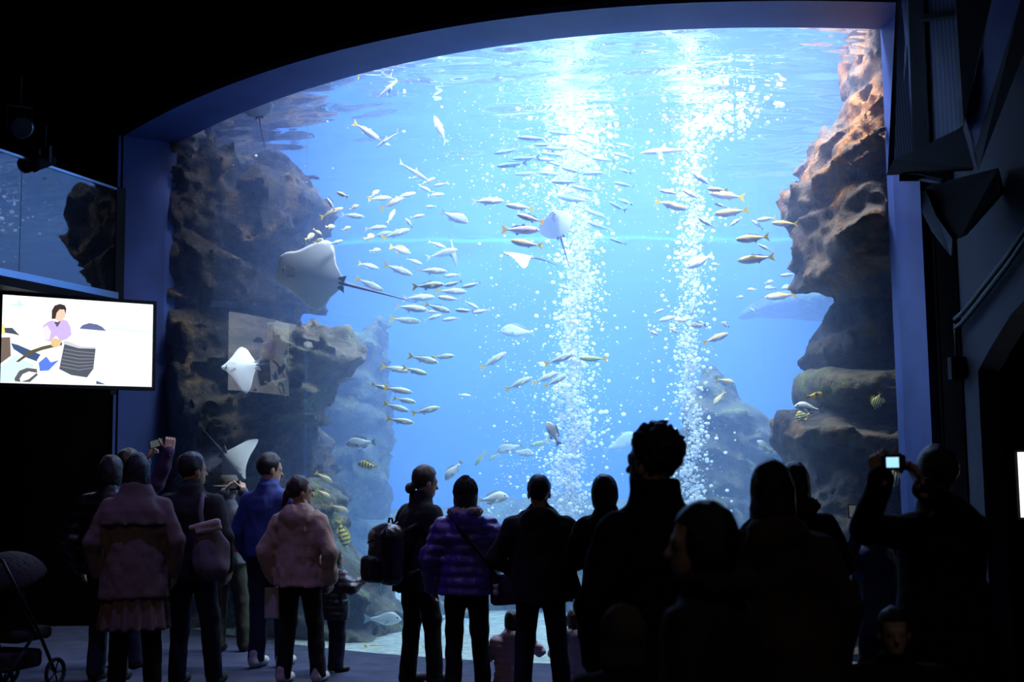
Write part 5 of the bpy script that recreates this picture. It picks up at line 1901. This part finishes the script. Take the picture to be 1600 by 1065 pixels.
mb.build('top_rail', rail_metal, bal)
mb = MB()
mb.box((-1.7, -.02, -.04), (3.46, .06, .07))
mb.build('bottom_rail', rail_metal, bal)
mb = MB()
mb.box((-1.7, .1, -.12), (3.5, .3, .09))
mb.build('gallery_edge', black_plastic, bal)
mb = MB()
mb.box((.10, .02, hb * .5 - .05), (.16, .06, hb + .2))
mb.build('end_post', black_plastic, bal)


# ---- theatre spotlights on the dark wall
def spotlight(x, y, Y, rz, label, s=1.0):
    e = empty('spotlight', at(x, y, Y), rz)
    e.scale = (s, s, s)
    tag(e, label, 'lamp', 'spotlights by the gallery')
    mb = MB()
    mb.tube([(0, .12, .02), (0, .05, .03), (0, -.14, -.05), (0, -.19, -.07)], [.05, .08, .095, .11], 14)
    mb.build('lamp_housing', black_plastic, e, True)
    for sx in (-1, 1):
        mb = MB()
        mb.box((sx * .11, -.02, .07), (.012, .03, .2))
        mb.build('yoke_arm', dark_metal, e)
    mb = MB()
    mb.box((0, -.02, .17), (.235, .03, .012))
    mb.tube([(0, -.02, .17), (0, -.02, .45)], .012, 8)
    mb.build('yoke_bridge', dark_metal, e)
    mb = MB()
    mb.tube([(0, -.191, -.071), (0, -.20, -.074)], [.10, .09], 14)
    mb.build('lens', mat('lens_glass', (.05, .06, .09), .1, spec=.8), e)


spotlight(30, 195, 11.2, .5, 'dark theatre spotlight hung over the gallery balustrade')
spotlight(72, 252, 12.3, -.6, 'smaller dark spotlight just above the balustrade rail', .8)

# ---- ceiling downlights whose reflections dot the window
lamp_glow = emat('downlight_glow', (1.0, .80, .55), 60)
for px_, py_, which in ((367, 235, 'nearest the jamb'), (450, 248, 'above the cliff top'), (518, 264, 'over the dark cliff edge'), (570, 279, 'over the open water')):
    d = Vector(ray(px_, py_))
    lo_, hi_ = 5.0, 20.0
    for _ in range(50):
        m_ = (lo_ + hi_) / 2
        if d.y * m_ < gy(d.x * m_):
            lo_ = m_
        else:
            hi_ = m_
    g = Vector((0, 0, CAM_H)) + d * lo_
    n = gpt(g.x)[1]
    r_ = d - 2 * d.dot(n) * n
    t_ = (7.93 - g.z) / r_.z
    q = g + r_ * t_
    if abs(q.x) > 8.8 or q.y < -2.9 or q.y > 13:
        continue
    e = empty('downlight', q)
    tag(e, 'small warm downlight mirrored in the glass, the dot %s' % which, 'lamp', 'ceiling downlights')
    mb = MB()
    mb.tube([(0, 0, 0), (0, 0, .01)], [.035, .035], 12)
    mb.build('bulb', lamp_glow, e)
    mb = MB()
    mb.tube([(0, 0, .011), (0, 0, 8.0 - q.z)], [.05, .05], 12)
    mb.build('can', black_plastic, e)

# ---- hall side wall with the doorway
def wx(y):
    return 3.37 + (9.35 - y) * .06


outl = [(9.35, 0), (9.35, 7.9), (2.0, 7.9), (2.0, 3.05), (7.3, 2.95), (8.0, 2.80), (8.5, 2.62), (8.85, 2.42), (9.06, 2.28), (9.06, 0)]
mb = MB()
n_ = len(outl)
vs = [(wx(y), y, z) for y, z in outl] + [(wx(y) + .16, y, z) for y, z in outl]
mb.add(vs, [tuple(range(n_ - 1, -1, -1)), tuple(range(n_, 2 * n_))] + [(i, (i + 1) % n_, n_ + (i + 1) % n_, n_ + i) for i in range(n_)])
tag(mb.build('wall_doorway', hall_blue), kind='structure')
mb = MB()
mb.prism([(PR.x + .07, PR.y - .1), (PR.x + .5, PR.y - .1), (wx(9.35) + .5, 9.30), (wx(9.35) - .01, 9.32)], 2, 0, 7.9)
tag(mb.build('wall_recess', black_paint), kind='structure')
q = at(1593, 755, 9.15)
e = empty('light_panel', (q.x + .25, 9.15, at(1597, 808, 9.15).z))
tag(e, 'bright white lit panel at the picture edge beyond the doorway', 'light panel')
hp = at(1597, 706, 9.15).z - at(1597, 808, 9.15).z
mb = MB()
mb.box((0, 0, hp / 2), (.5, .02, hp))
mb.build('lit_face', emat('panel_white', (.85, .95, 1), 1.6), e)
mb = MB()
mb.box((0, .04, hp / 2), (.54, .05, hp + .04))
mb.build('casing', black_plastic, e)

# ---- perforated screens hung beside the window top
perf = bpy.data.materials.new('perforated_metal')
perf.use_nodes = True
nt = perf.node_tree
_b = nt.nodes['Principled BSDF']
_b.inputs['Roughness'].default_value = .5
_b.inputs['Metallic'].default_value = .3
tc = nt.nodes.new('ShaderNodeTexCoord')
vo = nt.nodes.new('ShaderNodeTexWave')
vo.bands_direction = 'X'
vo.inputs['Scale'].default_value = 26
r_ = nt.nodes.new('ShaderNodeValToRGB')
r_.color_ramp.elements[0].color = (.012, .015, .03, 1)
r_.color_ramp.elements[1].color = (.07, .09, .18, 1)
nt.links.new(tc.outputs['Object'], vo.inputs['Vector'])
nt.links.new(vo.outputs['Fac'], r_.inputs[0])
nt.links.new(r_.outputs[0], _b.inputs['Base Color'])


def quad_px(name, pts, th, m, parent, org):
    """slab with the given four corners (picture x, y, depth), th thick away from us"""
    a = [at(*p) - org for p in pts]
    b = [v + Vector((.02, th, 0)) for v in a]
    mb = MB()
    mb.add(a + b, [(0, 1, 2, 3), (7, 6, 5, 4), (0, 4, 5, 1), (1, 5, 6, 2), (2, 6, 7, 3), (3, 7, 4, 0)])
    return mb.build(name, m, parent)


org = at(1450, 250, 8.6)
e = empty('perforated_screen', org)
tag(e, 'hanging perforated metal screen in a black frame beside the window top', 'screen panel')
quad_px('perforated_panel', [(1406, -20, 9.2), (1424, -20, 9.0), (1430, 243, 9.0), (1397, 252, 9.2)], .02, perf, e, org)
quad_px('perforated_panel', [(1440, -20, 8.8), (1494, -20, 8.4), (1501, 200, 8.4), (1451, 230, 8.8)], .02, perf, e, org)
quad_px('frame_post', [(1418, -20, 8.95), (1442, -20, 8.75), (1453, 232, 8.75), (1427, 244, 8.95)], .06, black_plastic, e, org)
quad_px('frame_post', [(1492, -20, 8.35), (1552, -20, 8.0), (1506, 195, 8.2), (1499, 200, 8.35)], .06, black_plastic, e, org)
quad_px('frame_rail', [(1438, 22, 8.75), (1494, 15, 8.35), (1494, 24, 8.35), (1438, 31, 8.75)], .05, black_plastic, e, org)
quad_px('frame_sill', [(1396, 250, 9.15), (1504, 198, 8.3), (1522, 262, 8.2), (1386, 270, 9.15)], .08, black_plastic, e, org)
quad_px('frame_stile', [(1401, -20, 9.25), (1407, -20, 9.2), (1398, 256, 9.2), (1387, 268, 9.25)], .05, black_plastic, e, org)
org = at(1530, 150, 7.9)
e = empty('slanted_beam', org)
tag(e, 'slanted blue-lit ceiling beam in the upper corner past the perforated screen', 'beam')
quad_px('beam_face', [(1556, -20, 7.9), (1600, -20, 7.6), (1524, 238, 8.2), (1510, 178, 8.3)], .08, blue_paint, e, org)
quad_px('beam_flank', [(1600, -20, 7.6), (1640, -20, 7.4), (1530, 262, 8.1), (1523, 236, 8.2)], .08, black_plastic, e, org)

# ---- loudspeaker, conduit and junction box on the side wall
org = at(1500, 330, 8.5)
e = empty('loudspeaker', org)
tag(e, 'black wedge-shaped loudspeaker bracketed under the perforated screen', 'loudspeaker')


def hull_px(name, front, back, m, parent, org):
    a = [at(*p) - org for p in front]
    b = [at(*p) - org for p in back]
    n_ = len(a)
    mb = MB()
    mb.add(a + b, [tuple(range(n_)), tuple(range(2 * n_ - 1, n_ - 1, -1))] + [(i, n_ + i, n_ + (i + 1) % n_, (i + 1) % n_) for i in range(n_)])
    return mb.build(name, m, parent)


hull_px('cabinet', [(1446, 292, 8.7), (1560, 262, 8.0), (1562, 300, 8.0), (1500, 372, 8.3), (1485, 374, 8.4), (1460, 335, 8.6)],
        [(1456, 288, 9.1), (1560, 262, 8.5), (1570, 300, 8.5), (1512, 366, 8.8), (1494, 366, 8.9), (1470, 332, 9.0)], black_plastic, e, org)
hull_px('grille', [(1440, 300, 8.66), (1446, 296, 8.64), (1462, 336, 8.54), (1488, 373, 8.34), (1486, 400, 8.34), (1456, 362, 8.54), (1440, 330, 8.66)],
        [(1445, 300, 8.72), (1449, 296, 8.70), (1465, 336, 8.60), (1491, 372, 8.40), (1489, 398, 8.40), (1459, 362, 8.60), (1444, 330, 8.72)], mat('grille_metal', (.06, .07, .10), .45, metal=.4, bump=.4, bscale=300), e, org)
hull_px('bracket', [(1405, 272, 8.9), (1432, 272, 8.8), (1432, 283, 8.8), (1405, 283, 8.9)], [(1408, 272, 9.1), (1436, 272, 9.0), (1436, 283, 9.0), (1408, 283, 9.1)], black_plastic, e, org)
mb = MB()
mb.tube([at(1432, 276, 8.9) - org, at(1475, 285, 8.6) - org], .025, 8)
mb.build('mounting_arm', dark_metal, e)
e = empty('conduit', at(1500, 560, 9.2))
tag(e, 'pair of dark conduit pipes climbing the side wall to a junction box', 'pipe')
org = e.location.copy()
for k, dy in enumerate((0, 14)):
    mb = MB()
    yy = [9.32, 9.2, 9.0, 8.8, 8.4, 8.0, 7.4]
    pys = [(1500, 498), (1508, 490), (1530, 470), (1552, 447), (1600, 398), (1660, 336), (1740, 250)]
    mb.tube([Vector((wx(y) - .04, y, at(p[0], p[1] + dy, y).z)) - org for p, y in zip(pys, yy)], .017, 8)
    mb.build('pipe', dark_metal, e, True)
mb = MB()
mb.tube([Vector((wx(9.32) - .04, 9.32, at(1500, 505, 9.32).z)) - org, Vector((wx(9.32) - .04, 9.32, at(1500, 560, 9.32).z)) - org], .012, 8)
mb.build('drop_pipe', dark_metal, e, True)
mb = MB()
zc = (at(1498, 558, 9.3).z + at(1498, 592, 9.3).z) / 2
mb.box(Vector((wx(9.32) - .05, 9.30, zc)) - org, (.11, .08, .165))
mb.build('junction_box', black_plastic, e)

# ================================================================== things carried by the visitors
def solid(name, f, lo, hi, h_, m, parent=None):
    v, q = surface_nets(f, lo, hi, h_)
    return link(name, mesh_from_arrays(name, [(v, q)]), m, parent)


def rbox(X, Y_, Z, c, d, r_):
    qx, qy, qz = np.abs(X - c[0]) - d[0] + r_, np.abs(Y_ - c[1]) - d[1] + r_, np.abs(Z - c[2]) - d[2] + r_
    return np.sqrt(np.maximum(qx, 0) ** 2 + np.maximum(qy, 0) ** 2 + np.maximum(qz, 0) ** 2) + np.minimum(np.maximum(qx, np.maximum(qy, qz)), 0) - r_


vinyl = mat('bag_black_vinyl', (.012, .010, .014), .28, spec=.6, bump=.2, bscale=30)
# backpack
p = P['pack']
e = empty('backpack', p['world']((.02, -.19, .80)), R(-52))
tag(e, 'glossy black backpack on the woman in the long black coat', 'backpack')
solid('pack_body', lambda X, Y_, Z: smin(rbox(X, Y_, Z, (0, -.10, .20), (.15, .10, .21), .07), elp(X, Y_, Z, (0, -.08, .36), (.13, .09, .09)), .05) - .006 * noise3(X * 18, Y_ * 18, Z * 18, 5),
      (-.2, -.27, -.06), (.2, .06, .5), .011, vinyl, e)
solid('front_pocket', lambda X, Y_, Z: rbox(X, Y_, Z, (0, -.215, .11), (.125, .055, .10), .045) - .004 * noise3(X * 20, Y_ * 20, Z * 20, 6), (-.16, -.31, -.02), (.16, -.13, .25), .010, vinyl, e)
for sx in (-1, 1):
    mb = MB()
    mb.tube([(sx * .10, -.04, .36), (sx * .13, .10, .44), (sx * .13, .24, .40), (sx * .14, .27, .26), (sx * .15, .14, .10), (sx * .12, 0, .06)], .018, 8)
    mb.build('shoulder_strap', vinyl, e, True)
mb = MB()
mb.tube([(-.10, -.203, .30), (0, -.212, .335), (.10, -.203, .30)], .006, 6)
mb.build('zip', dark_metal, e, True)
mb = MB()
mb.tube([(-.03, -.06, .44), (-.02, -.06, .48), (.02, -.06, .48), (.03, -.06, .44)], .009, 6)
mb.build('grab_loop', vinyl, e, True)

# cloth shoulder bag
p = P['bagman']
e = empty('shoulder_bag', p['world']((.24, -.12, .84)), R(-14))
tag(e, 'slouching grey cloth shoulder bag on the man beside the pink cape', 'bag')
grey_cloth = cloth('cloth_grey_bag', (.16, .14, .17), .9)
solid('bag_body', lambda X, Y_, Z: smin(elp(X, Y_, Z, (0, -.04, .15), (.14, .10, .19)), elp(X, Y_, Z, (.02, -.06, .05), (.13, .11, .12)), .06) - .014 * noise3(X * 13, Y_ * 13, Z * 10, 8), (-.2, -.22, -.12), (.2, .12, .42), .012, grey_cloth, e)
mb = MB()
mb.tube([(-.05, -.06, .30), (-.08, -.05, .45), (-.10, .02, .575), (-.09, .12, .50), (-.02, .10, .30)], .02, 8)
mb.build('strap', grey_cloth, e, True)
solid('knot', lambda X, Y_, Z: smin(cap(X, Y_, Z, (-.12, -.12, .33), (.10, -.13, .37), .02, .03), cap(X, Y_, Z, (-.06, -.13, .30), (.12, -.13, .33), .018, .022), .02), (-.17, -.19, .25), (.17, -.07, .43), .010, beige_fleece, e)

# crossbody bag with a charm
p = P['purple']
e = empty('crossbody_bag', p['world']((.30, -.06, .70)), R(8))
tag(e, 'dark crossbody bag with a small plush charm on the purple puffer coat', 'bag')
solid('bag_body', lambda X, Y_, Z: rbox(X, Y_, Z, (0, 0, .11), (.10, .055, .11), .03) - .004 * noise3(X * 20, Y_ * 20, Z * 20, 4), (-.14, -.09, -.03), (.14, .09, .26), .010, purple_dark, e)
mb = MB()
mb.box((0, -.058, .15), (.19, .012, .11))
mb.build('flap', purple_dark, e)
mb = MB()
w0 = [p['world'](q_) - Vector(e.location) for q_ in ((.24, -.14, .92), (.10, -.195, 1.12), (-.05, -.175, 1.30), (-.13, -.09, 1.42), (-.14, .04, 1.40))]
ri = Matrix.Rotation(-R(8), 3, 'Z')
mb.tube([(.0, -.02, .21)] + [ri @ v for v in w0], .014, 6)
mb.build('strap', black_wool, e, True)
solid('plush_charm', lambda X, Y_, Z: smin(smin(elp(X, Y_, Z, (-.07, -.085, .10), (.022, .018, .026)), elp(X, Y_, Z, (-.07, -.085, .14), (.019, .017, .018)), .008), np.minimum(elp(X, Y_, Z, (-.086, -.085, .156), (.008, .007, .008)), elp(X, Y_, Z, (-.054, -.085, .156), (.008, .007, .008))), .004),
      (-.12, -.12, .05), (-.02, -.05, .18), .005, beige_fleece, e)

# handbag
p = P['bluejk']
hb_ = at(1322, 945, 7.85)
e = empty('handbag', (hb_.x, hb_.y, at(1322, 962, 7.85).z), R(10))
tag(e, 'brown handbag with two handles hanging by the navy jacket', 'bag')
brown_l = mat('leather_brown', (.07, .05, .04), .5, noise=.2, nscale=10)
solid('bag_body', lambda X, Y_, Z: rbox(X, Y_, Z, (0, 0, .11), (.075 + .02 * (1 - Z / .2) * 1.0, .05, .11), .02), (-.14, -.08, -.03), (.14, .08, .25), .008, brown_l, e)
for sy in (-1, 1):
    mb = MB()
    mb.tube([(-.04, sy * .04, .20), (-.035, sy * .03, .34), (.0, sy * .01, .46), (.035, sy * .03, .34), (.04, sy * .04, .20)], .007, 6)
    mb.build('handle', brown_l, e, True)
mb = MB()
mb.box((-.09, 0, .235), (.05, .07, .07))
mb.build('folded_scarf', black_wool, e)

# paper folder held by the woman in the pink hooded top
w_ = P['hoodie']['wr'][0]
e = empty('paper_folder', (w_.x, w_.y - .03, w_.z - .33), R(-10))
tag(e, 'pale paper folder held low by the woman in the pink top', 'folder')
mb = MB()
mb.box((0, 0, .15), (.15, .008, .24))
mb.build('cover', mat('paper_grey', (.30, .28, .30), .8), e)
mb = MB()
mb.box((.004, -.006, .152), (.14, .003, .23))
mb.build('sheet', mat('paper_white', (.45, .44, .46), .8), e)

# red pouch of the visitor in the hat
w_ = P['hat']['world']((.19, -.15, .98))
e = empty('red_pouch', w_)
tag(e, 'red pouch on a strap worn by the visitor in the hat', 'pouch')
redm = mat('cloth_red', (.45, .05, .06), .7)
mb = MB()
mb.prism([(-.07, .14), (.10, .02), (.11, -.02), (-.06, .0)], 1, -.03, .03)
mb.build('pouch_body', redm, e)
mb = MB()
mb.tube([(-.07, 0, .13), (-.12, .02, .30), (-.16, .10, .44)], .008, 6)
mb.build('strap', black_wool, e)


# phones and cameras
def phone(c, rot, label, lit, w_=.065, h_=.125, col=(.75, .9, 1.0)):
    e = empty('phone', c)
    e.rotation_euler = rot
    tag(e, label, 'phone')
    mb = MB()
    mb.box((0, 0, 0), (w_, .010, h_))
    mb.build('phone_body', black_plastic, e)
    mb = MB()
    mb.box((0, -.0056, 0), (w_ * .86, .0012, h_ * .86))
    mb.build('display', emat('display_lit' if lit else 'display_dim', col, 1.6 if lit else .08), e)
    mb = MB()
    mb.tube([(w_ * .25, .005, h_ * .36), (w_ * .25, .007, h_ * .36)], .006, 8)
    mb.build('lens', eye_m, e)


c = (P['cap']['wr'][0] + P['cap']['wr'][1]) / 2 + Vector((-.01, .0, .11))
phone(c, (R(-10), R(75), R(-15)), 'phone held up sideways by the visitor in purple', False)
w_ = P['boy']['wr'][0]
phone(Vector((at(549, 918, 10.05).x, w_.y - .02, at(549, 918, 10.05).z)), (R(-5), R(8), R(20)), 'small glowing phone in the fist of the pointing child', True, .05, .09)
w_ = P['bluejk']['wr'][0]
phone(Vector((at(1335, 798, 7.7).x, 7.75, at(1335, 799, 7.7).z)), (R(-10), R(4), R(8)), 'flip phone held up in front of the navy jacket', False, .05, .085, (.5, .8, .75))


def camera_thing(c, rz, label, lit, s=1.0):
    e = empty('compact_camera', c, rz)
    e.scale = (s, s, s)
    tag(e, label, 'camera')
    solid('camera_body', lambda X, Y_, Z: rbox(X, Y_, Z, (0, 0, 0), (.052, .014, .032), .009), (-.06, -.022, -.04), (.06, .022, .04), .0035, black_plastic, e)
    mb = MB()
    mb.tube([(.012, .012, 0), (.012, .026, 0), (.012, .036, 0)], [.024, .023, .019], 14)
    mb.build('lens', dark_metal, e, True)
    mb = MB()
    mb.box((-.012, -.0146, 0), (.056, .0015, .042))
    mb.build('display', emat('camera_display' if lit else 'camera_display_dim', (.35, .70, 1.0), 1.3 if lit else .05), e)
    mb = MB()
    mb.tube([(.03, 0, .031), (.03, 0, .037)], .008, 10)
    mb.build('shutter_button', dark_metal, e)


camera_thing(at(1396, 722, 5.2), R(12), 'compact camera with lit display in the hands of the man in the long coat', True)
camera_thing((P['hat']['wr'][0] + P['hat']['wr'][1]) / 2 + Vector((0, .04, .05)), R(-8), 'black camera held to the face by the visitor in the hat', False, 1.25)

# ---- folded pushchair in the dark by the edge of the picture
q = at(18, 905, 9.6)
e = empty('pushchair', (q.x, 9.6, 0), R(-20))
tag(e, 'dark pushchair standing in the gloom under the video screen', 'pushchair')
tyre = mat('tyre_rubber', (.02, .018, .018), .8)
canvas = cloth('cloth_black_canvas', (.03, .028, .03), .8)
for sx, sy in ((-.22, .25), (.22, .25), (-.22, -.3), (.22, -.3)):
    mb = MB()
    mb.tube([(sx + .11 * 0, sy + .10 * math.cos(t_), .11 + .10 * math.sin(t_)) for t_ in np.linspace(0, 2 * math.pi, 20)], .016, 6, cap=False)
    wh = mb.build('wheel', tyre, e, True)
    mb = MB()
    for k in range(5):
        mb.tube([(sx, sy, .11), (sx, sy + .09 * math.cos(k * 1.2566), .11 + .09 * math.sin(k * 1.2566))], .006, 5)
    mb.build('spokes', dark_metal, wh)
for sx in (-.22, .22):
    mb = MB()
    mb.tube([(sx, .25, .11), (sx, .05, .45), (sx, -.35, 1.0)], .013, 8)
    mb.tube([(sx, -.3, .11), (sx, .0, .42)], .013, 8)
    mb.build('side_frame', dark_metal, e, True)
mb = MB()
mb.tube([(-.22, -.35, 1.0), (.22, -.35, 1.0)], .016, 8)
mb.build('push_handle', tyre, e, True)
solid('seat', lambda X, Y_, Z: np.minimum(rbox(X, Y_, Z, (0, .05, .42), (.2, .2, .05), .04), rbox(X, Y_ + (Z - .62) * .45, Z, (0, -.06, .65), (.2, .05, .26), .04)), (-.26, -.4, .3), (.26, .35, .98), .018, canvas, e)
solid('canopy', lambda X, Y_, Z: np.maximum(np.abs(elp(X, Y_, Z, (0, -.02, .78), (.25, .32, .25))) - .012, .82 - Z + (Y_ * .3)), (-.3, -.4, .6), (.3, .4, 1.1), .018, canvas, e)
solid('basket', lambda X, Y_, Z: rbox(X, Y_, Z, (0, -.05, .24), (.19, .2, .07), .03), (-.24, -.3, .14), (.24, .2, .34), .02, canvas, e)
